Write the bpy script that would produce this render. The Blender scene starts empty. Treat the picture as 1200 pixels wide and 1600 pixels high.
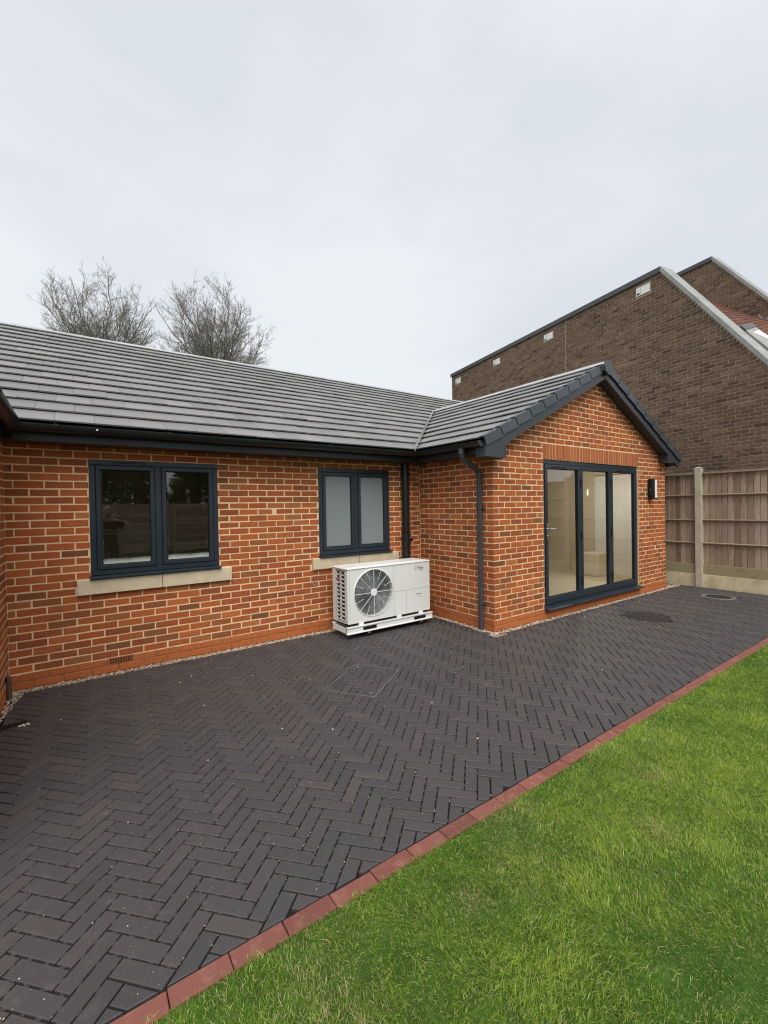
import bpy, math, random
import numpy as np
from mathutils import Vector, Matrix

random.seed(7)
RNG = np.random.default_rng(11)
R = math.radians
SC = bpy.context.scene
COL = SC.collection

# ------------------------------------------------------------------ camera
CAM = dict(x=-4.314317, y=-3.739747, z=1.609743, yaw=0.612837, pitch=-0.011095, roll=-0.017309, f=686.237)
def cam_axes():
    cy, sy = math.cos(CAM['yaw']), math.sin(CAM['yaw'])
    r = np.array([cy, -sy, 0.]); f = np.array([sy, cy, 0.]); u = np.array([0, 0, 1.])
    cp, sp = math.cos(CAM['pitch']), math.sin(CAM['pitch'])
    f2 = f*cp+u*sp; u2 = u*cp-f*sp
    cr, sr = math.cos(CAM['roll']), math.sin(CAM['roll'])
    return r*cr+u2*sr, u2*cr-r*sr, f2
AX_R, AX_U, AX_F = cam_axes()
CAM_P = np.array([CAM['x'], CAM['y'], CAM['z']])
cd = bpy.data.cameras.new('camera'); cam = bpy.data.objects.new('camera', cd); COL.objects.link(cam)
cd.sensor_fit = 'HORIZONTAL'; cd.sensor_width = 36.0; cd.lens = CAM['f']/1200*36
cd.clip_start = 0.01; cd.clip_end = 2000
M4 = Matrix(((AX_R[0], AX_U[0], -AX_F[0], CAM_P[0]), (AX_R[1], AX_U[1], -AX_F[1], CAM_P[1]),
             (AX_R[2], AX_U[2], -AX_F[2], CAM_P[2]), (0, 0, 0, 1)))
cam.matrix_world = M4
SC.camera = cam

def shown_area(c, w, h, n):
    """how large a piece (centre, two edge lengths, normal) shows in the picture; 0 outside"""
    d = np.asarray(c, float)-CAM_P
    z = d@AX_F
    if z < 0.2: return 0.0
    x = CAM['f']*(d@AX_R)/z; y = CAM['f']*(d@AX_U)/z
    if abs(x) > 600 or abs(y) > 800: return 0.0
    dist = np.linalg.norm(d)
    return w*h*abs(d@np.asarray(n, float))/dist/z**2

# ------------------------------------------------------------------ sky, sun, exposure
SUN_EL, SUN_AZ = R(56), R(24)      # azimuth measured from behind the camera's garden side
w = bpy.data.worlds.new("World"); SC.world = w; w.use_nodes = True
nt = w.node_tree; nt.nodes.clear()
out = nt.nodes.new('ShaderNodeOutputWorld'); bg = nt.nodes.new('ShaderNodeBackground')
sky = nt.nodes.new('ShaderNodeTexSky'); sky.sky_type = 'NISHITA'; sky.sun_disc = False
sky.sun_elevation = SUN_EL; sky.sun_rotation = R(180)+SUN_AZ
sky.air_density = 2.0; sky.dust_density = 6.0
tc = nt.nodes.new('ShaderNodeTexCoord')
mp = nt.nodes.new('ShaderNodeMapping'); mp.inputs['Scale'].default_value = (1.0, 1.0, 2.2)
nz = nt.nodes.new('ShaderNodeTexNoise'); nz.inputs['Scale'].default_value = 1.6; nz.inputs['Detail'].default_value = 5
nz.inputs['Roughness'].default_value = 0.5
cr = nt.nodes.new('ShaderNodeValToRGB')
cr.color_ramp.elements[0].position = 0.38; cr.color_ramp.elements[0].color = (6.5, 6.85, 7.35, 1)
cr.color_ramp.elements[1].position = 0.62; cr.color_ramp.elements[1].color = (7.65, 7.9, 8.25, 1)
mx = nt.nodes.new('ShaderNodeMix'); mx.data_type = 'RGBA'; mx.inputs['Factor'].default_value = 0.93
nt.links.new(tc.outputs['Generated'], mp.inputs['Vector']); nt.links.new(mp.outputs['Vector'], nz.inputs['Vector'])
nt.links.new(nz.outputs['Fac'], cr.inputs['Fac'])
nt.links.new(sky.outputs['Color'], mx.inputs['A']); nt.links.new(cr.outputs['Color'], mx.inputs['B'])
nt.links.new(mx.outputs['Result'], bg.inputs['Color']); bg.inputs['Strength'].default_value = 0.058
nt.links.new(bg.outputs['Background'], out.inputs['Surface'])
sl = bpy.data.lights.new('sun', 'SUN'); sl.energy = 1.5; sl.angle = R(50); sl.color = (1.0, 0.95, 0.88)
so = bpy.data.objects.new('sun', sl); COL.objects.link(so)
sd = Vector((math.sin(SUN_AZ)*math.cos(SUN_EL)*-1, -math.cos(SUN_AZ)*math.cos(SUN_EL), math.sin(SUN_EL)))
so.rotation_euler = sd.to_track_quat('Z', 'Y').to_euler(); so.location = (0, -10, 20)
SC.view_settings.view_transform = 'Standard'; SC.view_settings.look = 'None'
SC.view_settings.exposure = 1.0; SC.view_settings.gamma = 1.0; SC.view_settings.use_curve_mapping = False
SC.render.engine = 'CYCLES'
SC.cycles.max_bounces = 8; SC.cycles.transparent_max_bounces = 12
SC.cycles.use_denoising = True; SC.cycles.denoiser = 'OPENIMAGEDENOISE'; SC.cycles.denoising_prefilter = 'ACCURATE'; SC.cycles.denoising_input_passes = 'RGB_ALBEDO_NORMAL'; SC.cycles.use_adaptive_sampling = False; SC.cycles.filter_width = 1.15
SC.cycles.sample_clamp_indirect = 4.0

# ------------------------------------------------------------------ materials
class NT:
    def __init__(s, name):
        s.m = bpy.data.materials.new(name); s.m.use_nodes = True
        s.t = s.m.node_tree; s.t.nodes.clear()
        s.out = s.n('ShaderNodeOutputMaterial')
    def n(s, typ, **kw):
        o = s.t.nodes.new(typ)
        for k, v in kw.items(): setattr(o, k, v)
        return o
    def l(s, a, b): s.t.links.new(a, b)
    def val(s, sock, v):
        if hasattr(v, 'node'): s.l(v, sock)
        else: sock.default_value = v
    def math(s, op, a, b=0.0, clamp=False):
        o = s.n('ShaderNodeMath', operation=op, use_clamp=clamp); s.val(o.inputs[0], a); s.val(o.inputs[1], b); return o.outputs[0]
    def mix(s, fac, a, b, blend='MIX'):
        o = s.n('ShaderNodeMix', data_type='RGBA', blend_type=blend)
        s.val(o.inputs['Factor'], fac)
        for k, v in (('A', a), ('B', b)):
            if hasattr(v, 'node'): s.l(v, o.inputs[k])
            else: o.inputs[k].default_value = (*v, 1)
        return o.outputs['Result']
    def ramp(s, fac, stops, interp='LINEAR'):
        o = s.n('ShaderNodeValToRGB'); r = o.color_ramp; r.interpolation = interp
        while len(r.elements) > 1: r.elements.remove(r.elements[-1])
        for i, (p, c) in enumerate(stops):
            e = r.elements[0] if i == 0 else r.elements.new(p)
            e.position = p; e.color = (*c, 1) if len(c) == 3 else c
        s.l(fac, o.inputs['Fac']); return o.outputs['Color']
    def pos(s): return s.n('ShaderNodeNewGeometry').outputs['Position']
    def noise(s, vec, scale, detail=4, rough=0.55, dist=0.0, stretch=None):
        if stretch:
            m = s.n('ShaderNodeMapping'); m.inputs['Scale'].default_value = stretch; s.l(vec, m.inputs['Vector']); vec = m.outputs['Vector']
        o = s.n('ShaderNodeTexNoise'); s.l(vec, o.inputs['Vector'])
        o.inputs['Scale'].default_value = scale; o.inputs['Detail'].default_value = detail
        o.inputs['Roughness'].default_value = rough; o.inputs['Distortion'].default_value = dist
        return o.outputs['Fac']
    def rnd(s, mul=1.0, add=0.0):
        a = s.n('ShaderNodeObjectInfo').outputs['Random']; b = s.n('ShaderNodeNewGeometry').outputs['Random Per Island']
        v = s.math('ADD', a, b)
        if mul != 1.0 or add: v = s.math('ADD', s.math('MULTIPLY', v, mul), add)
        return s.math('FRACT', v)
    def mapr(s, v, a, b, c=0.0, d=1.0):
        o = s.n('ShaderNodeMapRange'); s.val(o.inputs[0], v)
        for i, x in enumerate((a, b, c, d)): o.inputs[i+1].default_value = x
        return o.outputs[0]
    def bsdf(s, color, rough=0.7, spec=0.4, bump=None, bstr=0.3, bdist=0.005, metal=0.0, **kw):
        b = s.n('ShaderNodeBsdfPrincipled')
        if hasattr(color, 'node'): s.l(color, b.inputs['Base Color'])
        else: b.inputs['Base Color'].default_value = (*color, 1)
        s.val(b.inputs['Roughness'], rough); b.inputs['Specular IOR Level'].default_value = spec; b.inputs['Metallic'].default_value = metal
        for k, v in kw.items(): s.val(b.inputs[k.replace('_', ' ')], v)
        if bump is not None:
            bn = s.n('ShaderNodeBump'); bn.inputs['Strength'].default_value = bstr; bn.inputs['Distance'].default_value = bdist
            s.l(bump, bn.inputs['Height']); s.l(bn.outputs['Normal'], b.inputs['Normal'])
        s.l(b.outputs[0], s.out.inputs['Surface']); return b

def simple(name, color, rough=0.6, spec=0.4, var=0.12, scale=6.0, bstr=0.1, fine=120.0, metal=0.0, **kw):
    t = NT(name); p = t.pos()
    n1 = t.noise(p, scale, 5); n2 = t.noise(p, fine, 2)
    c = t.mix(t.mapr(n1, .3, .7), tuple(x*(1-var) for x in color), tuple(min(1, x*(1+var)) for x in color))
    t.bsdf(c, t.mapr(n1, .3, .7, max(.03, rough-.06), min(1, rough+.06)), spec, n2, bstr, 0.002, metal, **kw)
    return t.m

def brick_mat(name, stops, darkamt, plinth=None):
    t = NT(name); p = t.pos()
    off = t.n('ShaderNodeVectorMath', operation='ADD'); t.l(p, off.inputs[0])
    cmb = t.n('ShaderNodeCombineXYZ'); r0 = t.rnd()
    t.l(t.math('MULTIPLY', r0, 37.0), cmb.inputs[0]); t.l(t.math('MULTIPLY', r0, 91.0), cmb.inputs[2]); t.l(cmb.outputs[0], off.inputs[1])
    pv = off.outputs[0]
    base = t.ramp(t.rnd(7.13, .31), stops)
    streak = t.noise(pv, 14, 5, .65, 1.0, (1, 1, 3.0))
    amt = t.math('MULTIPLY', t.mapr(streak, .42, .66), t.mapr(t.rnd(3.7, .2), .2, 1.0, 0.0, darkamt))
    c = t.mix(amt, base, (.085, .052, .033))
    blot = t.noise(pv, 30, 4, .6)
    c = t.mix(t.mapr(blot, .35, .75, 0, .4), c, t.mix(.5, base, (.52, .24, .12)))
    # thin mortar smears left on some faces
    sm = t.noise(p, 22, 5, .7)
    c = t.mix(t.mapr(sm, .62, .85, 0, .28), c, (.5, .36, .24))
    if not plinth and darkamt > .5:
        mo_ = t.noise(p, .55, 5, .7); c = t.mix(t.mapr(mo_, .42, .62, 0, .5), c, t.mix(.55, c, (.045, .036, .031)))
    if plinth:
        z = t.n('ShaderNodeSeparateXYZ'); t.l(p, z.inputs[0])
        edge = t.math('ADD', z.outputs[2], t.math('MULTIPLY', t.noise(p, 5, 4), .05))
        f = t.mapr(edge, plinth-.008, plinth+.012, 1, 0)
        c = t.mix(t.math('MULTIPLY', f, .82), c, t.mix(blot, (.36, .095, .028), (.60, .20, .07)))
    fine = t.noise(pv, 160, 4, .7)
    h = t.math('ADD', t.math('MULTIPLY', fine, .6), streak)
    t.bsdf(c, .88, .2, h, .55, .004)
    return t.m

M = {}
RED = [(0, (.36, .085, .026)), (.18, (.47, .120, .035)), (.34, (.29, .072, .027)), (.5, (.53, .148, .042)), (.66, (.40, .098, .031)),
       (.80, (.27, .088, .034)), (.88, (.46, .165, .050)), (.955, (.15, .060, .030)), (1, (.50, .128, .037))]
M['brick'] = brick_mat('red_brick', RED, .62, plinth=.165)
M['soldier'] = brick_mat('soldier_brick', [(0, (.38, .105, .04)), (.5, (.46, .14, .05)), (1, (.32, .09, .036))], .35)
BRN = [(0, (.135, .090, .066)), (.25, (.190, .132, .094)), (.45, (.105, .072, .056)), (.6, (.235, .170, .122)), (.75, (.155, .098, .076)), (.88, (.058, .042, .036)), (1, (.185, .135, .100))]
M['brown_brick'] = brick_mat('brown_brick', BRN, .55)

def mortar(name, col, plinth=None):
    t = NT(name); p = t.pos(); n = t.noise(p, 9, 5); f = t.noise(p, 240, 3, .7)
    c = t.mix(t.mapr(n, .3, .7), tuple(x*.82 for x in col), tuple(min(1, x*1.12) for x in col))
    if plinth:
        z = t.n('ShaderNodeSeparateXYZ'); t.l(p, z.inputs[0])
        edge = t.math('ADD', z.outputs[2], t.math('MULTIPLY', n, .05))
        c = t.mix(t.mapr(edge, plinth-.008, plinth+.012, .95, 0), c, (.30, .105, .042))
    t.bsdf(c, .95, .15, f, .5, .003); return t.m
M['mortar'] = mortar('mortar', (.86, .62, .365), plinth=.16)
M['brown_mortar'] = mortar('brown_mortar', (.36, .29, .21))

def tile_mat(name, col, var=.22, rough=.5, spec=.5):
    t = NT(name); p = t.pos(); r = t.rnd(5.1, .1)
    n = t.noise(p, 2.2, 5, .6); n2 = t.noise(p, 40, 4, .6)
    c = t.mix(r, tuple(x*(1-var) for x in col), tuple(x*(1+var) for x in col))
    c = t.mix(t.mapr(n, .5, .8, 0, .35), c, tuple(x*1.35 for x in col))
    sc = t.noise(p, 7, 6, .75, .6)
    c = t.mix(t.mapr(sc, .68, .80, 0, .55), c, (.45, .45, .44))
    t.bsdf(c, t.mapr(n2, .3, .7, rough-.08, rough+.1), spec, t.noise(p, 300, 3), .25, .002); return t.m
M['tile'] = tile_mat('roof_tile_grey', (.200, .197, .195), .15, .44)
M['ridge'] = tile_mat('ridge_sky_pale', (.40, .41, .42), .10, .45)  # base colour lightened to stand for sky reflected along the ridge
M['verge'] = tile_mat('verge_plastic', (.052, .062, .074), .15, .38, .5)
M['anthracite'] = simple('anthracite_frame', (.020, .030, .042), .34, .5, .08, 3, .04)
M['fascia'] = simple('anthracite_board', (.040, .048, .058), .42, .45, .10, 2, .04)
M['eaves'] = simple('shaded_eaves_board', (.016, .019, .023), .42, .45, .10, 2, .04)  # darker copy of the fascia board, with the eave shadow in its colour
M['gutter'] = simple('black_plastic', (.010, .012, .014), .36, .5, .15, 4, .04)
M['downpipe'] = simple('grey_plastic', (.052, .058, .068), .40, .5, .1, 4, .04)
M['valley'] = simple('valley_trim', (.52, .52, .52), .5, .4, .1)
M['stone'] = simple('cast_stone', (.62, .53, .38), .85, .2, .10, 9, .25, 260)
M['concrete'] = simple('concrete', (.50, .45, .35), .9, .2, .16, 7, .4, 160)
M['gravel_board'] = simple('pale_gravel_board', (.62, .55, .37), .9, .2, .22, 6, .45, 120)
M['white_paint'] = simple('white_powder_coat', (.76, .78, .76), .35, .45, .03, 3, .02)
M['white_trim'] = simple('white_trim', (.82, .83, .82), .35, .45, .03, 3, .02)
M['black'] = simple('black_matt', (.008, .009, .010), .55, .3, .15, 8, .05)
M['dark_metal'] = simple('fan_grey', (.13, .14, .15), .5, .4, .15, 8, .05)
M['rubber'] = simple('rubber', (.012, .012, .012), .8, .2, .2, 30, .2)
M['chrome'] = simple('chrome', (.75, .75, .74), .18, .5, .03, 4, .0, metal=1.0)
M['steel'] = simple('zinc_edge', (.32, .31, .30), .45, .5, .2, 12, .1, metal=.7)
M['cast_iron'] = simple('cover_brown', (.036, .030, .027), .8, .3, .2, 14, .5, 70)
M['cover_grey'] = simple('cover_grey', (.16, .155, .145), .8, .3, .2, 12, .4, 90)
M['logo'] = simple('logo_grey', (.09, .11, .12), .5, .3, .02)
M['diffuser'] = simple('opal_diffuser', (.86, .85, .80), .4, .4, .02)
M['plaster'] = simple('plaster', (.70, .62, .48), .9, .2, .04, 2, .05)
M['carpet'] = simple('carpet', (.60, .51, .38), .95, .1, .08, 20, .4, 300)
M['coping'] = simple('pale_coping', (.31, .32, .31), .7, .3, .2, 3, .2, 60)
M['flashing'] = simple('dark_flashing', (.085, .09, .095), .5, .4, .15, 3, .1)
M['soil'] = simple('bed_sand', (.020, .018, .017), .95, .1, .3, 30, .5, 200)
M['earth'] = simple('soil_under_grass', (.050, .095, .018), .95, .1, .35, 9, .5, 120)

def red_tile():
    t = NT('clay_tile'); p = t.pos()
    c = t.ramp(t.rnd(3.3, .2), [(0, (.125, .052, .036)), (.4, (.165, .068, .043)), (.7, (.10, .043, .033)), (1, (.19, .082, .052))])
    t.bsdf(c, .8, .25, t.noise(p, 80, 3), .3, .003); return t.m
M['clay_tile'] = red_tile()

def paver_mat():
    t = NT('charcoal_paver'); p = t.pos(); r = t.rnd(4.7, .13)
    c = t.ramp(r, [(0, (.043, .041, .045)), (.3, (.054, .050, .054)), (.5, (.046, .045, .048)), (.72, (.062, .055, .056)), (.9, (.050, .050, .053)), (1, (.070, .061, .060))])
    big = t.noise(p, .8, 4, .6); c = t.mix(t.mapr(big, .4, .7, 0, .5), c, (.066, .057, .059))
    dust = t.noise(p, 16, 6, .72, .4); c = t.mix(t.mapr(dust, .56, .78, 0, .5), c, (.13, .115, .105))
    sc_ = t.noise(p, 5.5, 6, .8, 1.0); c = t.mix(t.mapr(sc_, .64, .74, 0, .35), c, (.20, .185, .17))
    speck = t.noise(p, 190, 3, .7); c = t.mix(t.mapr(speck, .60, .76, 0, .7), c, (.17, .155, .145))
    c = t.mix(t.mapr(speck, .22, .38, .7, 0), c, (.018, .016, .016))
    t.bsdf(c, t.mapr(dust, .3, .7, .50, .70), .5, t.math('ADD', t.noise(p, 330, 4, .7), t.math('MULTIPLY', dust, 1.2)), .42, .0025); return t.m
M['paver'] = paver_mat()
def kerb_mat():
    t = NT('red_kerb'); p = t.pos()
    c = t.ramp(t.rnd(3.1, .4), [(0, (.185, .066, .052)), (.5, (.225, .086, .068)), (1, (.155, .058, .048))])
    n = t.noise(p, 18, 6, .7); c = t.mix(t.mapr(n, .5, .8, 0, .55), c, (.40, .22, .16))
    n3 = t.noise(p, 3.5, 5, .7); c = t.mix(t.mapr(n3, .55, .75, 0, .5), c, (.16, .085, .06))
    s = t.noise(p, 220, 3, .7); c = t.mix(t.mapr(s, .62, .8, 0, .5), c, (.45, .30, .24))
    t.bsdf(c, .85, .25, s, .4, .002); return t.m
M['kerb'] = kerb_mat()
def gravel_mat():
    t = NT('gravel'); p = t.pos()
    c = t.ramp(t.rnd(2.3, .2), [(0, (.55, .47, .36)), (.2, (.33, .21, .11)), (.4, (.66, .60, .50)), (.55, (.24, .16, .10)), (.7, (.48, .33, .18)), (.85, (.74, .70, .62)), (1, (.30, .26, .22))])
    t.bsdf(c, .75, .3, t.noise(p, 300, 3), .3, .001); return t.m
M['gravel'] = gravel_mat()
def wood_mat(name, stops, zs=.06):
    t = NT(name); p = t.pos()
    c = t.ramp(t.rnd(6.1, .3), stops)
    g = t.noise(p, 60, 6, .75, .6, (1, 1, zs)); c = t.mix(t.mapr(g, .38, .62, 0, .75), c, t.mix(.55, c, (.09, .055, .036)))
    b = t.noise(p, 5, 5, .7); c = t.mix(t.mapr(b, .5, .75, 0, .5), c, (.36, .29, .22))
    d = t.noise(p, 4, 5, .75, 1.2, (1, 1, .5)); c = t.mix(t.mapr(d, .56, .72, 0, .6), c, (.10, .065, .046))
    t.bsdf(c, .9, .15, g, .5, .003); return t.m
M['board'] = wood_mat('weathered_board', [(0, (.36, .260, .195)), (.2, (.60, .465, .365)), (.4, (.29, .20, .15)), (.6, (.53, .40, .31)), (.8, (.68, .54, .435)), (1, (.40, .28, .21))])
M['rail'] = wood_mat('weathered_rail', [(0, (.34, .265, .20)), (1, (.42, .335, .25))], .5)
M['green_board'] = wood_mat('treated_board', [(0, (.38, .335, .20)), (1, (.44, .385, .235))], 1.0)
def bark_mat():
    t = NT('bark'); p = t.pos(); g = t.noise(p, 12, 5, .7)
    t.bsdf(t.mix(g, (.13, .12, .11), (.30, .275, .25)), .9, .15); return t.m
M['bark'] = bark_mat()
def leaf_mat():
    t = NT('dark_leaf')
    c = t.ramp(t.rnd(2.1, .2), [(0, (.022, .040, .016)), (.5, (.045, .07, .022)), (1, (.07, .09, .03))])
    t.bsdf(c, .7, .3); return t.m
M['leaf'] = leaf_mat()
def grass_mat():
    t = NT('grass'); a = t.n('ShaderNodeAttribute'); a.attribute_name = 'tint'
    b = t.n('ShaderNodeBsdfPrincipled'); t.l(a.outputs['Color'], b.inputs['Base Color']); b.inputs['Roughness'].default_value = .55
    b.inputs['Specular IOR Level'].default_value = .25
    tr = t.n('ShaderNodeBsdfTranslucent'); t.l(a.outputs['Color'], tr.inputs['Color'])
    m = t.n('ShaderNodeMixShader'); m.inputs[0].default_value = .3; t.l(b.outputs[0], m.inputs[1]); t.l(tr.outputs[0], m.inputs[2])
    t.l(m.outputs[0], t.out.inputs['Surface']); return t.m
M['grass'] = grass_mat()
def ground_mat():
    t = NT('rough_grass_ground'); p = t.pos(); n = t.noise(p, 1.2, 6, .65); f = t.noise(p, 60, 4, .7)
    c = t.mix(t.mapr(n, .35, .65), (.045, .085, .018), (.085, .12, .03)); c = t.mix(t.mapr(f, .4, .7), c, (.03, .05, .012))
    t.bsdf(c, .9, .1, f, .6, .02); return t.m
M['ground'] = ground_mat()

def glass_mat(name, tint=(.9, .92, .9), haze=None):
    t = NT(name)
    tr = t.n('ShaderNodeBsdfTransparent'); tr.inputs['Color'].default_value = (*tint, 1)
    gl = t.n('ShaderNodeBsdfGlossy'); gl.inputs['Roughness'].default_value = .004; gl.inputs['Color'].default_value = (1, 1, 1, 1)
    fr = t.n('ShaderNodeFresnel'); fr.inputs['IOR'].default_value = 2.1
    m = t.n('ShaderNodeMixShader'); t.l(t.math('MULTIPLY', fr.outputs[0], t.math('SUBTRACT', 1.0, t.n('ShaderNodeNewGeometry').outputs['Backfacing'])), m.inputs[0]); t.l(tr.outputs[0], m.inputs[1]); t.l(gl.outputs[0], m.inputs[2])
    last = m.outputs[0]
    if haze:     # condensation creeping in from the edges of the pane (pane-local coordinates: x across, z up)
        w_, h_ = haze
        tcx = t.n('ShaderNodeTexCoord'); sx = t.n('ShaderNodeSeparateXYZ'); t.l(tcx.outputs['Object'], sx.inputs[0])
        n = t.noise(tcx.outputs['Object'], 7, 4)
        wob = t.math('MULTIPLY', t.math('SUBTRACT', n, .5), .03)
        dz = t.math('ADD', sx.outputs[2], wob)
        dx = t.math('ADD', t.math('SUBTRACT', w_, sx.outputs[0]), wob)
        dl = t.math('ADD', sx.outputs[0], wob)
        f = t.math('MAXIMUM', t.mapr(dz, .0, .06, 1, 0), t.math('MAXIMUM', t.mapr(dx, .0, .022, .75, 0), t.mapr(dl, 0, .012, .3, 0)))
        df = t.n('ShaderNodeBsdfDiffuse'); df.inputs['Color'].default_value = (.66, .70, .69, 1)
        m2 = t.n('ShaderNodeMixShader'); t.l(t.math('MULTIPLY', f, .8), m2.inputs[0]); t.l(last, m2.inputs[1]); t.l(df.outputs[0], m2.inputs[2]); last = m2.outputs[0]
    t.l(last, t.out.inputs['Surface']); return t.m
M['glass'] = glass_mat('clear_glass')
M['glass_haze'] = glass_mat('condensed_glass', haze=(.46, .97))
def frosted():
    t = NT('obscure_glass'); p = t.pos()
    b = t.n('ShaderNodeBsdfPrincipled'); b.inputs['Base Color'].default_value = (.36, .415, .425, 1); b.inputs['Roughness'].default_value = .2
    tr = t.n('ShaderNodeBsdfTranslucent'); tr.inputs['Color'].default_value = (.75, .82, .82, 1)
    m = t.n('ShaderNodeMixShader'); m.inputs[0].default_value = .45; t.l(b.outputs[0], m.inputs[1]); t.l(tr.outputs[0], m.inputs[2])
    t.l(m.outputs[0], t.out.inputs['Surface']); return t.m
M['frosted'] = frosted()

# ------------------------------------------------------------------ helpers
class MB:
    """collects shapes; build() links them as one mesh object"""
    def __init__(s): s.v = []; s.f = []
    def add(s, vs, fs):
        o = len(s.v); s.v += [tuple(map(float, q)) for q in vs]; s.f += [tuple(i+o for i in f) for f in fs]; return s
    def box(s, x0, x1, y0, y1, z0, z1, bev=0.0):
        if bev <= 0:
            return s.add([(x0, y0, z0), (x1, y0, z0), (x1, y1, z0), (x0, y1, z0), (x0, y0, z1), (x1, y0, z1), (x1, y1, z1), (x0, y1, z1)],
                         [(0, 3, 2, 1), (4, 5, 6, 7), (0, 1, 5, 4), (1, 2, 6, 5), (2, 3, 7, 6), (3, 0, 4, 7)])
        b = min(bev, (x1-x0)*.45, (y1-y0)*.45, (z1-z0)*.45)
        vs = []; X, Y, Z = (x0, x1), (y0, y1), (z0, z1); idx = {}
        for i in (0, 1):
            for j in (0, 1):
                for k in (0, 1):
                    sx, sy, sz = 1-2*i, 1-2*j, 1-2*k
                    for a in range(3):
                        q = [X[i]+sx*b, Y[j]+sy*b, Z[k]+sz*b]
                        q[a] = (X[i], Y[j], Z[k])[a]
                        idx[(i, j, k, a)] = len(vs); vs.append(tuple(q))
        g = lambda i, j, k, a: idx[(i, j, k, a)]
        fs = []
        for i in (0, 1): fs.append([g(i, 0, 0, 0), g(i, 1, 0, 0), g(i, 1, 1, 0), g(i, 0, 1, 0)])
        for j in (0, 1): fs.append([g(0, j, 0, 1), g(1, j, 0, 1), g(1, j, 1, 1), g(0, j, 1, 1)])
        for k in (0, 1): fs.append([g(0, 0, k, 2), g(1, 0, k, 2), g(1, 1, k, 2), g(0, 1, k, 2)])
        for j in (0, 1):
            for k in (0, 1): fs.append([g(0, j, k, 1), g(1, j, k, 1), g(1, j, k, 2), g(0, j, k, 2)])
        for i in (0, 1):
            for k in (0, 1): fs.append([g(i, 0, k, 0), g(i, 1, k, 0), g(i, 1, k, 2), g(i, 0, k, 2)])
        for i in (0, 1):
            for j in (0, 1): fs.append([g(i, j, 0, 0), g(i, j, 1, 0), g(i, j, 1, 1), g(i, j, 0, 1)])
        for i in (0, 1):
            for j in (0, 1):
                for k in (0, 1): fs.append([g(i, j, k, 0), g(i, j, k, 1), g(i, j, k, 2)])
        c = Vector(((x0+x1)/2, (y0+y1)/2, (z0+z1)/2)); out = []
        for f in fs:
            p = [Vector(vs[q]) for q in f]; n = (p[1]-p[0]).cross(p[2]-p[0])
            out.append(tuple(f) if n.dot(sum(p, Vector())/len(p)-c) > 0 else tuple(reversed(f)))
        return s.add(vs, out)
    def prism(s, poly, base, top):
        """poly: list of 3-D points (one ring), base/top: offset vectors for the two caps"""
        n = len(poly); b = Vector(base); t = Vector(top)
        vs = [Vector(q)+b for q in poly]+[Vector(q)+t for q in poly]
        return s.add(vs, [tuple(reversed(range(n))), tuple(range(n, 2*n))]+[(i, (i+1) % n, n+(i+1) % n, n+i) for i in range(n)])
    def tube(s, pts, rad, seg=10, caps=True):
        pts = [Vector(p) for p in pts]; rs = rad if isinstance(rad, (list, tuple)) else [rad]*len(pts)
        rings = []; prev = None
        for i, p in enumerate(pts):
            d = (pts[min(i+1, len(pts)-1)]-pts[max(i-1, 0)]).normalized()
            a = prev if prev is not None else (Vector((0, 0, 1)) if abs(d.z) < .9 else Vector((1, 0, 0)))
            a = (a-d*a.dot(d)).normalized(); b = d.cross(a); prev = a
            rings.append([p+(a*math.cos(t)+b*math.sin(t))*rs[i] for t in (2*math.pi*k/seg for k in range(seg))])
        o = len(s.v)
        for r in rings: s.v += [tuple(q) for q in r]
        for i in range(len(pts)-1):
            for k in range(seg):
                a0 = o+i*seg+k; a1 = o+i*seg+(k+1) % seg
                s.f.append((a0, a1, a1+seg, a0+seg))
        if caps:
            s.f.append(tuple(o+k for k in reversed(range(seg)))); s.f.append(tuple(o+(len(pts)-1)*seg+k for k in range(seg)))
        return s
    def lathe(s, c, axis, prof, seg=24):
        """prof: (radius, height along axis)"""
        ax = Vector(axis).normalized(); a = Vector((0, 0, 1)) if abs(ax.z) < .9 else Vector((1, 0, 0))
        a = (a-ax*a.dot(ax)).normalized(); b = ax.cross(a); o = len(s.v); c = Vector(c)
        for r, h in prof:
            s.v += [tuple(c+ax*h+(a*math.cos(t)+b*math.sin(t))*r) for t in (2*math.pi*k/seg for k in range(seg))]
        for i in range(len(prof)-1):
            for k in range(seg):
                a0 = o+i*seg+k; a1 = o+i*seg+(k+1) % seg
                s.f.append((a0, a1, a1+seg, a0+seg))
        s.f.append(tuple(o+k for k in reversed(range(seg)))); s.f.append(tuple(o+(len(prof)-1)*seg+k for k in range(seg)))
        return s
    def mesh(s, name, mat):
        me = bpy.data.meshes.new(name); me.from_pydata(s.v, [], s.f); me.update()
        if mat: me.materials.append(M[mat] if isinstance(mat, str) else mat)
        return me
    def build(s, name, mat, parent=None, smooth=False, loc=None, kind=None):
        me = s.mesh(name, mat)
        if smooth:
            me.polygons.foreach_set('use_smooth', [True]*len(me.polygons))
            try: me.set_sharp_from_angle(angle=R(35))
            except Exception: pass
        return link(name, me, parent, loc, kind)
def link(name, me, parent=None, loc=None, kind=None):
    o = bpy.data.objects.new(name, me); COL.objects.link(o)
    if parent: o.parent = parent
    if loc is not None: o.location = loc
    if kind: o['kind'] = kind
    return o
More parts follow.
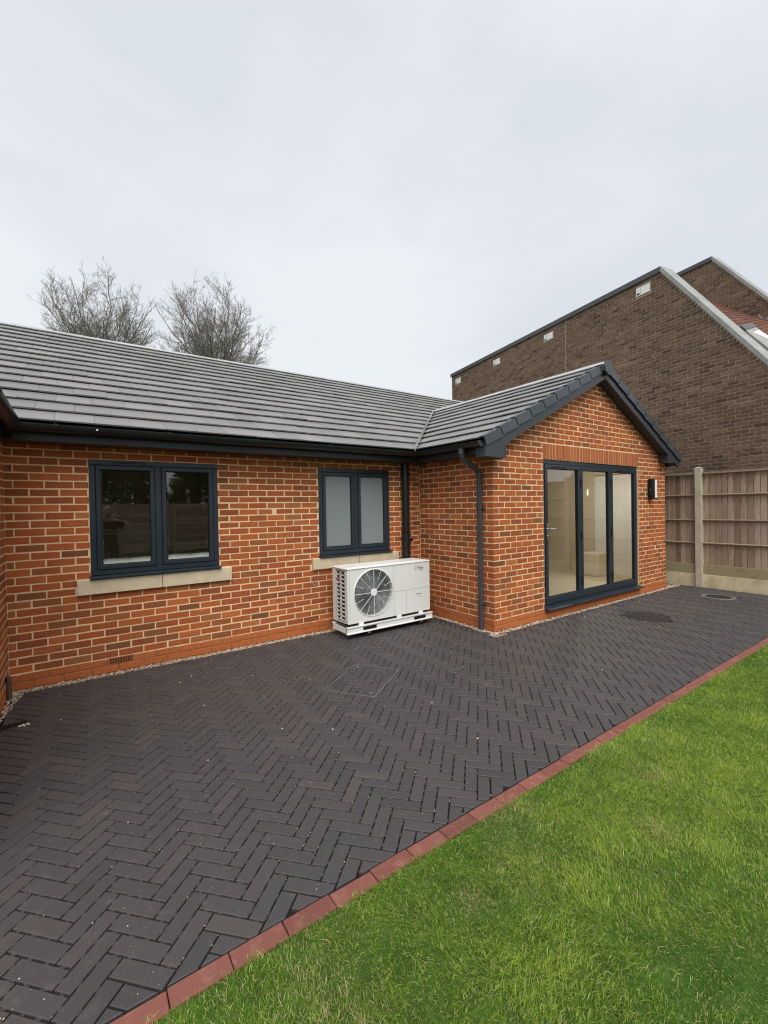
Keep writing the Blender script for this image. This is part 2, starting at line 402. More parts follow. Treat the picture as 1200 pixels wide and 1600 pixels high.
def np_mesh(name, V, F, mat):
    """V (n,3), F (m,k) one polygon size"""
    me = bpy.data.meshes.new(name); V = np.asarray(V, np.float32); F = np.asarray(F, np.int32); m, k = F.shape
    me.vertices.add(len(V)); me.vertices.foreach_set('co', V.ravel())
    me.loops.add(m*k); me.loops.foreach_set('vertex_index', F.ravel())
    me.polygons.add(m); me.polygons.foreach_set('loop_start', np.arange(0, m*k, k, dtype=np.int32))
    me.polygons.foreach_set('loop_total', np.full(m, k, np.int32)); me.update(calc_edges=True)
    me.materials.append(M[mat]); return me
def thing(name, label, cat, loc=(0, 0, 0), rz=0, group=None):
    o = bpy.data.objects.new(name, None); COL.objects.link(o); o.location = loc; o.rotation_euler = (0, 0, rz)
    o.empty_display_size = .2
    return tag(o, label, cat, group)
def tag(o, label, cat, group=None):
    o['label'] = label; o['category'] = cat
    if group: o['group'] = group
    return o
def clip(poly, a, b, c):
    """keep a*x+b*y>=c"""
    out = []
    for i in range(len(poly)):
        p, q = poly[i], poly[(i+1) % len(poly)]
        dp, dq = a*p[0]+b*p[1]-c, a*q[0]+b*q[1]-c
        if dp >= 0: out.append(p)
        if (dp < 0) != (dq < 0):
            t = dp/(dp-dq); out.append((p[0]+t*(q[0]-p[0]), p[1]+t*(q[1]-p[1])))
    return out
def area2(p): return .5*sum(p[i][0]*p[(i+1) % len(p)][1]-p[(i+1) % len(p)][0]*p[i][1] for i in range(len(p)))
def clean(p, eps=1e-4):
    out = []
    for q in p:
        if not out or (abs(q[0]-out[-1][0])+abs(q[1]-out[-1][1])) > eps: out.append(q)
    if len(out) > 1 and (abs(out[0][0]-out[-1][0])+abs(out[0][1]-out[-1][1])) <= eps: out.pop()
    return out
def inset(p, d):
    """inset a convex ccw polygon"""
    n = len(p); L = []
    for i in range(n):
        (x0, y0), (x1, y1) = p[i], p[(i+1) % n]; l = math.hypot(x1-x0, y1-y0)
        nx, ny = -(y1-y0)/l, (x1-x0)/l; L.append((nx, ny, nx*x0+ny*y0+d))
    q = p
    for nx, ny, c in L: q = clip(q, nx, ny, c)
    return q

# pieces (bricks, tiles, pavers): gather, then the ones that show largest become objects of their own, the rest one joined part
class Pieces:
    def __init__(s): s.items = []
    def add(s, score, parent, vs, fs, origin, mat, key=None): s.items.append((score, parent, vs, fs, origin, mat, key))
    def emit(s, name, limit=300):
        order = sorted(range(len(s.items)), key=lambda i: -s.items[i][0]); top = set(i for i in order[:limit] if s.items[i][0] > 0)
        cache = {}; rest = {}
        for i, (sc, par, vs, fs, org, mat, key) in enumerate(s.items):
            if i in top:
                me = cache.get(key) if key else None
                if me is None:
                    mb = MB(); mb.add([tuple(np.subtract(v, org)) for v in vs], fs); me = mb.mesh(name, mat)
                    if key: cache[key] = me
                link(name, me, par, org)
            else: rest.setdefault((par.name, mat), (par, MB()))[1].add(vs, fs)
        for (pn, mat), (par, mb) in rest.items(): mb.build(name, mat, par, kind='stuff')

def brick_shape(w, h, d=.035, b=.004):
    """front face at y=0 looking to -y, lower-left corner at 0,0"""
    vs = [(b, 0, b), (w-b, 0, b), (w-b, 0, h-b), (b, 0, h-b), (0, b, 0), (w, b, 0), (w, b, h), (0, b, h), (0, d, 0), (w, d, 0), (w, d, h), (0, d, h)]
    fs = [(0, 1, 2, 3)]+[(i, (i+1) % 4, 4+(i+1) % 4, 4+i)[::-1] for i in range(4)]+[(4+i, 4+(i+1) % 4, 8+(i+1) % 4, 8+i)[::-1] for i in range(4)]
    return vs, fs
def brick_wall(P, parent, org, ang, rows, mat, proud=.003, gap=.010, h=.065):
    """rows: (u0,u1,z0) bricks in wall coordinates; wall runs from org along angle ang, outward normal to its right-hand (-y for ang 0)"""
    ca, sa = math.cos(ang), math.sin(ang)
    for (u0, u1, z0, z1) in rows:
        if u1-u0 < .018: continue
        j = RNG.normal(0, 1, 5)
        vs, fs = brick_shape(u1-u0, z1-z0)
        py = -proud+float(np.clip(j[0], -2, 2))*.0011; tw = j[1]*.006; tl = j[2]*.004
        W = []
        for x, y, z in vs:
            yy = y+py+(x-(u1-u0)/2)*tw; xx = x+u0+j[3]*.0006; zz = z+z0+(x-(u1-u0)/2)*tl+j[4]*.0005
            W.append((org[0]+xx*ca-yy*sa, org[1]+xx*sa+yy*ca, org[2]+zz))
        c = np.mean(W[:4], axis=0)
        P.add(shown_area(c, u1-u0, z1-z0, (sa, -ca, 0)), parent, W, fs, tuple(W[4]), mat)
def bond(u0, u1, z0, gauge, nrows, phase, openings=(), gap=.0105, L=.225, limit=None, zmax=9, startu=None):
    """stretcher bond bricks between u0 and u1, clear of openings (a,b,c,d)"""
    out = []
    for r in range(nrows):
        za = z0+r*gauge+gap*.5; zb = za+gauge-gap
        if zb > zmax+.03: break
        lo, hi = u0, u1
        if limit:
            lo, hi = limit(zb); lo = max(lo, u0); hi = min(hi, u1)
            if hi-lo < .04: continue
        spans = [(lo, hi)]
        for (a, b, c, d) in openings:
            if zb > c+.01 and za < d-.01:
                ns = []
                for (p, q) in spans:
                    if b <= p or a >= q: ns.append((p, q)); continue
                    if a > p: ns.append((p, a-.002))
                    if b < q: ns.append((b+.002, q))
                spans = ns
        ph = phase+(L/2 if r % 2 else 0)
        for (p, q) in spans:
            k = math.floor((p-ph)/L); u = ph+k*L
            while u < q:
                a, b = max(u+gap/2, p), min(u+L-gap/2, q)
                if b-a > .018: out.append((a, b, za, zb))
                u += L
    return out
def panel_rects(u0, u1, z0, z1, ops):
    us = sorted({u0, u1, *[min(max(v, u0), u1) for o in ops for v in o[:2]]}); zs = sorted({z0, z1, *[min(max(v, z0), z1) for o in ops for v in o[2:]]})
    for i in range(len(us)-1):
        for k in range(len(zs)-1):
            cu, cz = (us[i]+us[i+1])/2, (zs[k]+zs[k+1])/2
            if not any(o[0] < cu < o[1] and o[2] < cz < o[3] for o in ops): yield us[i], us[i+1], zs[k], zs[k+1]

# ------------------------------------------------------------------ dimensions of the bungalow
D = 1.4385            # the long wall stands this far behind the gable front
WG = 4.82             # gable width
XL = -4.835           # inner corner with the left wing
PM, PG = math.tan(R(27)), math.tan(R(26.3))
EY, EZ = 1.105, 2.395         # main eave line (tile edge)
GX0, GX1, GZ = -.335, 5.085, 2.395
APX = 2.41
GAP_Z = GZ+PG*(APX-GX0)       # gable roof apex
RIDGE_Y = 5.5; RIDGE_Z = EZ+PM*(RIDGE_Y-EY)
LX = -4.745                    # eave line of the left wing

# ------------------------------------------------------------------ ground, patio, kerb
g = MB(); S = 400
g.add([(-S, -S, -.12), (S, -S, -.12), (S, S, -.12), (-S, S, -.12)], [(0, 1, 2, 3)]); go = g.build('ground', 'ground'); go['kind'] = 'structure'
g = MB(); g.box(-9.5, 9.0, -3.0-9.5, -2.183, -.11, -.010); lw = g.build('lawn', 'earth'); lw['kind'] = 'structure'
patio = bpy.data.objects.new('patio', None); COL.objects.link(patio); patio['kind'] = 'structure'
g = MB(); g.box(-4.9, 5.34, -2.105, 1.5, -.11, -.016); g.build('bedding', 'soil', patio)

PV = Pieces()
Wp, n3, GAPJ = .0735, 3, .0074
C0 = np.array([-3.306, -1.566]); e1 = np.array([math.cos(R(42.7)), math.sin(R(42.7))]); e2 = np.array([math.sin(R(42.7)), -math.cos(R(42.7))])
def in_l(x, y): return (-4.80 <= x <= 5.30 and -2.098 <= y <= -.075) or (-4.80 <= x <= -.075 and -.075 < y <= 1.345)
def circ_cut(c, r):
    return lambda x, y: (x-c[0])**2+(y-c[1])**2 < r*r
HOLES = [circ_cut((2.26, -.80), .275), circ_cut((4.52, -.925), .225)]
def paver(x0, x1, y0, y1):
    x0, x1, y0, y1 = (x0*Wp+GAPJ/2, x1*Wp-GAPJ/2, y0*Wp+GAPJ/2, y1*Wp-GAPJ/2)
    poly = [tuple(C0+e2*a+e1*b) for a, b in ((x0, y0), (x1, y0), (x1, y1), (x0, y1))]
    if area2(poly) < 0: poly.reverse()
    cx, cy = np.mean(poly, axis=0)
    if cx < -5 or cx > 5.5 or cy < -2.3 or cy > 1.6: return
    full = all(in_l(*q) for q in poly)
    if not full:
        poly = clip(clip(clip(poly, 0, 1, -2.098), 1, 0, -4.80), -1, 0, -5.30)
        if len(poly) < 3: return
        if max(q[1] for q in poly) > -.075:
            if cx < -.075 or min(q[0] for q in poly) < -.09 and cy > -.075: poly = clip(clip(poly, -1, 0, .075), 0, -1, -1.345)
            else: poly = clip(poly, 0, -1, .075)
        # gravel pocket in the left corner
        poly = clip(poly, 1.0, -.17, -4.953) if len(poly) >= 3 and cx < -4.3 else poly
        poly = clean(poly) if len(poly) >= 3 else []
    else: 
        if cx < -4.3: poly = clean(clip(poly, 1.0, -.17, -4.953))
    if len(poly) < 3 or abs(area2(poly)) < 6e-4: return
    cx, cy = np.mean(poly, axis=0)
    if any(h(cx, cy) for h in HOLES): return
    top = inset(poly, .0028); top = clean(top) if len(top) >= 3 else []
    j = RNG.normal(0, 1, 3); zt = float(np.clip(j[0], -2, 2))*.0007; tx, ty = j[1]*.004, j[2]*.004
    zf = lambda q, dz: (q[0], q[1], zt+dz+(q[0]-cx)*tx+(q[1]-cy)*ty)
    n = len(poly)
    if len(top) == n:
        # line up ring starts
        k = min(range(n), key=lambda i: (top[i][0]-poly[0][0])**2+(top[i][1]-poly[0][1])**2); top = top[k:]+top[:k]
        vs = [zf(q, 0) for q in top]+[zf(q, -.0028) for q in poly]+[(q[0], q[1], -.06) for q in poly]
        fs = [tuple(range(n))]+[(n+i, n+(i+1) % n, (i+1) % n, i) for i in range(n)]+[(2*n+i, 2*n+(i+1) % n, n+(i+1) % n, n+i) for i in range(n)]
    else:
        vs = [zf(q, -.001) for q in poly]+[(q[0], q[1], -.06) for q in poly]
        fs = [tuple(range(n))]+[(n+i, n+(i+1) % n, (i+1) % n, i) for i in range(n)]
    if full and n == 4:      # spacer nibs on the sides
        for k_ in range(4):
            a_, b_ = np.array(poly[k_]), np.array(poly[(k_+1) % 4]); L_ = np.linalg.norm(b_-a_); d_ = (b_-a_)/L_; o_ = np.array([d_[1], -d_[0]])
            for f_ in ((.16, .5, .84) if L_ > .1 else (.5,)):
                c_ = a_+d_*L_*(f_+RNG.normal(0, .03)); h_ = .006+.004*RNG.random(); z_ = -.0035
                q_ = [c_-d_*h_, c_+d_*h_, c_+d_*h_+o_*.0040, c_-d_*h_+o_*.0040]; i0 = len(vs)
                vs += [(p[0], p[1], z_) for p in q_]+[(p[0], p[1], -.03) for p in q_]
                fs += [(i0, i0+3, i0+2, i0+1), (i0+3, i0+7, i0+6, i0+2), (i0, i0+4, i0+7, i0+3), (i0+1, i0+2, i0+6, i0+5)]
    PV.add(shown_area((cx, cy, 0), abs(area2(poly)), 1, (0, 0, 1)), patio, vs, fs, (cx, cy, 0.), 'paver')
for b in range(-80, 150):
    for a in range(-30, 45):
        ox, oy = -b+6*a, b
        p = C0+(e2*ox+e1*oy)*Wp
        if -5.3 < p[0] < 5.8 and -2.7 < p[1] < 1.9:
            paver(ox, ox+3, oy, oy+1); paver(ox-1, ox, oy-2, oy+1)
PV.emit('paving_block', 300)

kerb = bpy.data.objects.new('kerb', None); COL.objects.link(kerb); kerb['kind'] = 'structure'
kx = -3.482-.2045*18; i = 0
while kx < 5.34:
    mb = MB(); j = RNG.normal(0, 1, 3)
    mb.box(0, .2005, -.038, .038, -.12, 0, .003)
    o = mb.build('kerb_block', 'kerb', kerb, loc=(kx+.002, -2.143+j[0]*.0012, .000+j[1]*.0010)); o.rotation_euler = (j[2]*.003, 0, j[0]*.004)
    kx += .2045

# ------------------------------------------------------------------ bungalow
house = thing('bungalow', 'single storey red brick bungalow with grey tiled roof and a gabled extension', 'bungalow')
BR = Pieces(); TL = Pieces()
W1 = (-4.199, -2.985, .955, 2.128); W2 = (-1.715, -.585, .965, 2.138)
S1 = (-4.312, -2.855, .808, .955); S2 = (-1.826, -.448, .820, .965)
DR = (1.045, 3.775, .130, 2.243)
SOF = 2.245
# --- long wall
wall_m = MB(); OPS = [W1, W2]
for (a, b, c, d) in panel_rects(XL-.1, .0, -.1, SOF+.1, OPS): wall_m.box(a, b, D, D+.10, c, d)
wall = wall_m.build('wall', 'mortar', house)
ST = [S1, S2]; AIRB = (-4.075, -3.85, .0735, .147)
brick_wall(BR, wall, (0, D, 0), 0, bond(XL+.004, -.006, 0, 2.13/29, 31, -4.771+.1125-.225*0, OPS+ST+[AIRB], zmax=SOF+.02), 'brick')
# --- return wall (faces -x): runs from inner corner to outer corner
ret_m = MB()
for (a, b, c, d) in panel_rects(0, D, -.1, SOF+.1, []): ret_m.box(.0, .10, a+.006, b+.09, c+.003, d-.003)
ret = ret_m.build('wall', 'mortar', house)
rows = bond(.0, D, 0, .075, 31, .0, zmax=SOF+.02)
# wall coordinate u runs from y=D (u=0) to y=0 (u=D): heading -y
rr = []
for r in range(31):
    za = r*.075+.005; zb = za+.065
    if zb > SOF+.05: break
    u = D-(.1025 if r % 2 else .215)
    rr.append((u, D-.0005, za, zb)); u -= .01
    while u > .0:
        rr.append((max(u-.215, .004), u, za, zb)); u -= .225
brick_wall(BR, ret, (0, D, 0), R(-90), rr, 'brick')
# --- gable wall
gab_m = MB()
for (a, b, c, d) in panel_rects(.004, WG, -.1, SOF, [DR]): gab_m.box(a, b, 0, .10, c, d)
zt = lambda x: GAP_Z-PG*abs(x-APX)-.06
gab_m.prism([(.004, 0, SOF), (WG, 0, SOF), (WG, 0, zt(WG)), (APX, 0, zt(APX)), (.004, 0, zt(.004))], (0, 0, 0), (0, .10, 0))
gab = gab_m.build('wall', 'mortar', house)
SOLD = (DR[0], DR[1], DR[3], DR[3]+.2325)
lim = lambda z: (APX-(GAP_Z-.10-z)/PG, APX+(GAP_Z-.10-z)/PG)
rows = []
for r in range(50):
    za = r*.075+.005; zb = za+.065
    lo, hi = 0.0005, WG-.0005
    if zb > SOF:
        l2 = lim(zb-.03); lo, hi = max(lo, l2[0]), min(hi, l2[1])
    if hi-lo < .05: break
    for b in bond(lo, hi, r*.075, .075, 1, (.1075-.225 if r % 2 == 0 else .1075-.225+.1125) if True else 0, [DR, SOLD]): rows.append(b)
brick_wall(BR, gab, (0, 0, 0), 0, rows, 'brick')
n_s = 36; sp = (DR[1]-DR[0])/n_s
brick_wall(BR, gab, (0, 0, 0), 0, [(DR[0]+k*sp+.005, DR[0]+(k+1)*sp-.005, DR[3]+.004, DR[3]+.219) for k in range(n_s)], 'soldier', proud=.005)
# --- left wing wall (faces +x), side and rear walls that close the house
lw_m = MB(); lw_m.box(XL-.10, XL, -1.1, D, -.1, SOF+.1); lwo = lw_m.build('wall', 'mortar', house)
rr = bond(0, 2.5, 0, 2.13/29, 31, .1, zmax=SOF+.02)
brick_wall(BR, lwo, (XL, -1.06, 0), R(90), rr, 'brick')
ob = MB()
ob.box(WG-.1, WG, .1, 9.9, -.1, SOF+.1); ob.box(-9.0, WG-.1, 9.8, 9.9, -.1, SOF+.1); ob.box(-9.1, -9.0, -1.1, 9.9, -.1, SOF+.1)
ob.box(-9.0, XL-.1, -1.1, -1.0, -.1, SOF+.1)
ob.prism([(WG-.1, 1.45, SOF+.1), (WG-.1, 9.55, SOF+.1), (WG-.1, RIDGE_Y, RIDGE_Z-.1)], (0, 0, 0), (.1, 0, 0))
ob.build('wall', 'mortar', house)
BR.emit('brick', 300)
# air brick
ab = MB(); ab.box(AIRB[0]+.004, AIRB[1]-.004, D-.002, D+.03, AIRB[2]+.004, AIRB[3]-.004)
abo = ab.build('air_brick', simple('air_brick_clay', (.40, .13, .05), .85), house)
ab = MB()
for k in range(9):
    for q in range(3): ab.box(AIRB[0]+.014+k*.0225, AIRB[0]+.029+k*.0225, D-.004, D-.001, AIRB[2]+.012+q*.0185, AIRB[2]+.024+q*.0185)
ab.build('slot', 'black', abo, kind='stuff')
# small cable outlet hole in the long wall, next to the heat pump
ch = MB(); ch.lathe((-1.80, D+.004, .635), (0, -1, 0), [(.030, 0), (.030, .012), (.014, .013), (.012, .004)], 14); ch.build('cable_outlet', simple('patched_mortar', (.30, .20, .12), .9), house)

# --- windows
def window(op, pane_mat, name='window', sill=None):
    a, b, c, d = op; y = D-.012
    wn = bpy.data.objects.new(name, None); COL.objects.link(wn); wn.parent = house; wn.location = (a, y, c)
    w_, h_ = b-a, d-c; f = .052
    fr = MB(); fr.box(0, w_, 0, .07, h_-f, h_-.002, .004); fr.box(0, w_, 0, .07, .03, .03+f, .004)
    fr.box(0, f, .001, .07, .03+f, h_-f, .004); fr.box(w_-f, w_, .001, .07, .03+f, h_-f, .004); m = w_/2
    fr.box(m-.03, m+.03, .001, .07, .03+f, h_-f, .004); fr.build('frame', 'anthracite', wn)
    for (x0, x1) in ((f+.002, m-.032), (m+.032, w_-f-.002)):
        z0, z1 = .03+f+.002, h_-f-.002; q = .045
        sa = MB(); sa.box(x0, x1, -.010, .05, z1-q, z1, .005); sa.box(x0, x1, -.010, .05, z0, z0+q, .005)
        sa.box(x0, x0+q, -.009, .05, z0+q-.004, z1-q+.004, .005); sa.box(x1-q, x1, -.009, .05, z0+q-.004, z1-q+.004, .005)
        so_ = sa.build('sash', 'anthracite', wn)
        gk = MB()
        for (p0, p1, p2, p3) in ((x0+q, x1-q, z1-q-.006, z1-q), (x0+q, x1-q, z0+q, z0+q+.006), (x0+q, x0+q+.006, z0+q+.006, z1-q-.006), (x1-q-.006, x1-q, z0+q+.006, z1-q-.006)): gk.box(p0, p1, .006, .03, p2, p3)
        gk.build('gasket', 'rubber', wn)
        pn = MB(); pw, ph = x1-x0-2*q, z1-z0-2*q
        pn.box(0, pw, 0, .004, 0, ph); pn.build('pane', pane_mat, wn, loc=(x0+q, .018, z0+q))
    tv = MB(); tv.box(.20, .50, -.016, .001, h_-.030, h_-.016, .004); tv.build('trickle_vent', 'anthracite', wn)
    sb = MB(); sb.prism([(-.012, -.055, .0), (-.012, -.055, .012), (-.012, .02, .030), (-.012, .02, .0)], (0, 0, 0), (w_+.024, 0, 0)); sb.build('sub_sill', 'anthracite', wn)
    # cast stone sill in two lengths
    s0, s1, z0, z1 = sill
    mid = (s0+s1)/2+.01
    for (p, q) in ((s0, mid-.003), (mid+.003, s1)):
        st = MB(); yy = D-.042
        st.prism([(p, yy, z0), (p, yy, z1-.012), (p, D-.004, z1-.001), (p, D+.05, z1-.001), (p, D+.05, z0)], (0, 0, 0), (q-p, 0, 0))
        st.build('stone_sill', 'stone', wn, loc=(-a, -y, -c))
    return wn
window(W1, 'glass_haze', sill=S1); window(W2, 'frosted', sill=S2)
# rooms behind the windows
rm = MB()
def room(m, x0, x1, y0, y1, z0, z1, skip=()):
    t = .03
    if 'f' not in skip: m.box(x0, x1, y0, y1, z0-t, z0)
    if 'c' not in skip: m.box(x0, x1, y0, y1, z1, z1+t)
    m.box(x0-t, x0, y0, y1, z0-t, z1+t); m.box(x1, x1+t, y0, y1, z0-t, z1+t); m.box(x0-t, x1+t, y1, y1+t, z0-t, z1+t)
room(rm, -4.75, -2.4, D+.11, 5.0, .12, 2.3); room(rm, -2.3, -.12, D+.11, 3.4, .12, 2.3)
rm.build('interior_wall', 'plaster', house)
iw = MB(); iw.box(W2[0]-.1, W2[1]+.1, D+.085, D+.26, W2[2]+.05, W2[2]+.075); iw.box(W1[0]-.1, W1[1]+.1, D+.101, D+.26, W1[2]+.02, W1[2]+.045); iw.build('interior_sill', 'white_trim', house)
# room behind the doors
rm = MB(); X0, X1, Y1, Z0 = .14, WG-.12, 6.0, .15
rm.box(X0, X1, .10, Y1, Z0-.03, Z0); rmf = rm.build('room_floor', 'carpet', house)
rm = MB(); rm.box(X0-.03, X0, .10, Y1, Z0, 2.4); rm.box(X1, X1+.015, .10, Y1, Z0, 2.4); rm.box(X0, X1, Y1, Y1+.03, Z0, 4.4)
rm.box(X0-.03, X1+.03, .10, Y1, 2.40, 2.43)
rm.box(X0, X1, .101, .104, 2.25, 2.4)
rm.build('room_wall', 'plaster', house)
sk = MB(); sk.box(X0, X1, Y1-.02, Y1, Z0, Z0+.12); sk.box(X0, X0+.02, .2, Y1-.02, Z0, Z0+.12); sk.build('skirting', 'white_trim', house)
cb = MB(); cb.box(0, .50, 0, .40, 0, .46, .01)
tag(cb.build('storage_cabinet', 'plaster', None, loc=(4.14, .93, Z0)), 'low pale cabinet standing on the beige floor behind the glazed doors', 'cabinet')
ind = MB(); ind.box(0, .04, 0, .86, 0, 2.03, .004); io_ = ind.build('internal_door', 'white_trim', house, loc=(X1-.06, .42, Z0))

pl_ = thing('pendant_lamp', 'lit bare bulb pendant hanging in the room behind the glazed doors', 'lamp', (3.55, .80, 1.80))
m_ = MB(); m_.tube([(0, 0, .11), (0, 0, .60)], .004, 6); m_.build('cord', 'white_trim', pl_)
m_ = MB(); m_.tube([(0, 0, .06), (0, 0, .11)], .02, 12); m_.build('lamp_holder', 'white_trim', pl_)
t_ = NT('lit_bulb'); em = t_.n('ShaderNodeEmission'); em.inputs['Color'].default_value = (1, .86, .66, 1); em.inputs['Strength'].default_value = 1.0; t_.l(em.outputs[0], t_.out.inputs['Surface'])
m_ = MB(); m_.lathe((0, 0, 0), (0, 0, 1), [(.004, -.04), (.011, -.032), (.014, -.01), (.014, .015), (.012, .045), (.010, .06)], 16); m_.build('bulb', t_.m, pl_, True)
ll = bpy.data.lights.new('bulb_light', 'POINT'); ll.energy = 13; ll.color = (1, .93, .83); ll.shadow_soft_size = .05
lo_ = bpy.data.objects.new('bulb_light', ll); COL.objects.link(lo_); lo_.parent = pl_; lo_.location = (0, 0, -.10)
# --- folding doors
dw = bpy.data.objects.new('folding_door', None); COL.objects.link(dw); dw.parent = house; dw.location = (DR[0], .018, DR[2])
w_, h_ = DR[1]-DR[0], DR[3]-DR[2]
fr = MB(); f = .050
fr.box(.003, w_-.003, 0, .07, h_-f-.01, h_-.004, .004); fr.box(.003, f, .001, .07, .035, h_-f-.01, .004); fr.box(w_-f, w_-.003, .001, .07, .035, h_-f-.01, .004); fr.box(.003, w_-.003, .0, .07, .030, .058, .004)
fr.build('frame', 'anthracite', dw)
edges = [f+.003, .945, 1.83, w_-f-.003]
for k in range(3):
    x0, x1 = edges[k]+(.003 if k else 0), edges[k+1]-(.003 if k < 2 else 0); z0, z1 = .062, h_-f-.014; q = .062
    sa = MB(); sa.box(x0, x1, -.012, .05, z1-q, z1, .005); sa.box(x0, x1, -.012, .05, z0, z0+q+.03, .005)
    sa.box(x0, x0+q, -.011, .05, z0+q+.026, z1-q+.004, .005); sa.box(x1-q, x1, -.011, .05, z0+q+.026, z1-q+.004, .005)
    sa.build('leaf', 'anthracite', dw)
    gk = MB()
    for (p0, p1, p2, p3) in ((x0+q, x1-q, z1-q-.007, z1-q), (x0+q, x0+q+.007, z0+q+.03, z1-q-.007), (x1-q-.007, x1-q, z0+q+.03, z1-q-.007), (x0+q, x1-q, z0+q+.03, z0+q+.037)): gk.box(p0, p1, .008, .03, p2, p3)
    gk.build('gasket', 'rubber', dw)
    pn = MB(); pn.box(x0+q, x1-q, .018, .022, z0+q+.03, z1-q); pn.build('pane', 'glass', dw)
    if k != 1:
        tv = MB(); tv.box(x0+.16, x0+.50, -.022, -.012, z1-.045, z1-.028, .004); tv.build('trickle_vent', 'gutter', dw)
    if k:
        for zz in (.25, .95, 1.75):
            hb = MB(); hb.tube([(x0-.003, -.018, zz), (x0-.003, -.018, zz+.11)], .011, 10); hb.build('hinge', 'gutter', dw, True)
hd = MB(); hd.box(.075, .105, -.020, -.010, .98, 1.20, .004); hd.tube([(.09, -.018, 1.13), (.09, -.06, 1.13), (.10, -.064, 1.13), (.215, -.064, 1.13)], .009, 10); hd.build('handle', 'chrome', dw, True)
cy = MB(); cy.tube([(.09, -.02, 1.03), (.09, -.028, 1.03)], .011, 12); cy.build('lock_cylinder', 'chrome', dw, True)
th = MB(); th.prism([(-.01, -.10, .0), (-.01, -.10, .012), (-.01, .0, .034), (-.01, .0, .0)], (0, 0, 0), (w_+.02, 0, 0)); th.build('threshold', 'anthracite', dw)

# --- roofs
def tile_field(parent, plane, u0, u1, v1, gauge, tw, clips, score_n, phase=0.0, broken=True, P=TL, mat='tile', thick=.035, skip=None):
    """plane(u,v,n)->3-D point. clips: list of (a,b,c) half planes in (u,v)"""
    nr = int(v1/gauge)+1
    for r in range(nr):
        va, vb = r*gauge, min((r+1)*gauge+.012, v1)
        if vb-va < .05: continue
        ph = phase+(tw/2 if (r % 2 and broken) else 0)
        k = math.floor((u0-ph)/tw)
        while ph+k*tw < u1:
            a, b = max(ph+k*tw+.0012, u0), min(ph+(k+1)*tw-.0012, u1); k += 1
            if b-a < .02: continue
            poly = [(a, va), (b, va), (b, vb), (a, vb)]
            for h in clips:
                poly = clip(poly, *h)
                if len(poly) < 3: break
            if len(poly) < 3: continue
            poly = clean(poly)
            if len(poly) < 3 or abs(area2(poly)) < .0015: continue
            j = RNG.normal(0, 1, 3); dn = abs(j[0])*.0016
            if area2(poly) < 0: poly.reverse()
            n = len(poly); nf = lambda v: thick-(v-va)/gauge*(thick-.010)+dn
            vs = [plane(u, v+j[1]*.0024, nf(v)+(u-a)*j[2]*.004) for u, v in poly]+[plane(u, v+j[1]*.0024, nf(v)-.014) for u, v in poly]
            fs = [tuple(range(n))]+[(n+i, n+(i+1) % n, (i+1) % n, i) for i in range(n)]
            fs.append(tuple(range(2*n-1, n-1, -1)))
            c = np.mean(vs[:n], axis=0)
            P.add(shown_area(c, abs(area2(poly)), 1, score_n), parent, [tuple(q) for q in vs], fs, tuple(vs[0]), mat)
def slope_plane(o, ud, vd):
    o, ud, vd = np.array(o, float), np.array(ud, float), np.array(vd, float); nn = np.cross(ud, vd); nn /= np.linalg.norm(nn)
    if nn[2] < 0: nn = -nn
    return (lambda u, v, n: o+ud*u+vd*v+nn*n), nn
roof_main = MB()
cm, sm_ = math.cos(R(27)), math.sin(R(27)); cg, sg = math.cos(R(26.3)), math.sin(R(26.3))
# under-boards (thin decks under the tiles)
def deck(mb, pts, t=.05):
    p = [Vector(q) for q in pts]; n = (p[1]-p[0]).cross(p[2]-p[0]).normalized()
    if n.z < 0: n = -n
    mb.prism([tuple(q) for q in p], n*-t, n*-.006)
# valley line of left side: main z == gable z
yv = lambda x: EY+PG*(x-GX0)/PM          # valley y at x (z equal)
Y_AP = yv(APX)
deck(roof_main, [(-9.3, EY, EZ), (GX0, EY, EZ), (APX, Y_AP, GAP_Z), (5.12, EY+PG*(GX1-5.12)/PM+0, EZ) if False else (5.12, Y_AP, EZ+PM*(Y_AP-EY)), (5.12, RIDGE_Y, RIDGE_Z), (-9.3, RIDGE_Y, RIDGE_Z)])
deck(roof_main, [(-9.3, RIDGE_Y, RIDGE_Z), (5.12, RIDGE_Y, RIDGE_Z), (5.12, 10.1, RIDGE_Z-PM*(10.1-RIDGE_Y)), (-9.3, 10.1, RIDGE_Z-PM*(10.1-RIDGE_Y))])
roof = roof_main.build('roof', 'gutter', house)
VL = (RIDGE_Y-EY)/cm
pl, nn = slope_plane((0, EY, EZ), (1, 0, 0), (0, cm, sm_))
# clip: keep left of the valley  -> x <= GX0 + PM*(y-EY)/PG ; y-EY = v*cm
kv = PM/PG*cm
tile_field(roof, pl, -9.3, APX, VL-.06, .3185, .2985, [(-1, kv, -(GX0)+.012)], nn, phase=.03)
tile_field(roof, pl, APX, 5.12, VL-.06, .3185, .2985, [(1, kv, GX1+.012)], nn, phase=.03)
# gable roof, left slope
gr = MB()
deck(gr, [(GX0, -.16, GZ), (GX0, EY, GZ), (APX, Y_AP, GAP_Z), (APX, -.16, GAP_Z)])
gable_roof = gr.build('roof', 'gutter', house)
GLn = (APX-GX0)/cg
pl2, nn2 = slope_plane((GX0, 0, GZ), (0, 1, 0), (cg, 0, sg))
# right of valley: y <= EY + PG*(x-GX0)/PM ; x-GX0 = v*cg
tile_field(gable_roof, pl2, -.175, Y_AP+.3, GLn-.06, .3185, .2985, [(-1, PG/PM*cg, -EY+.012)], nn2, phase=-.175)
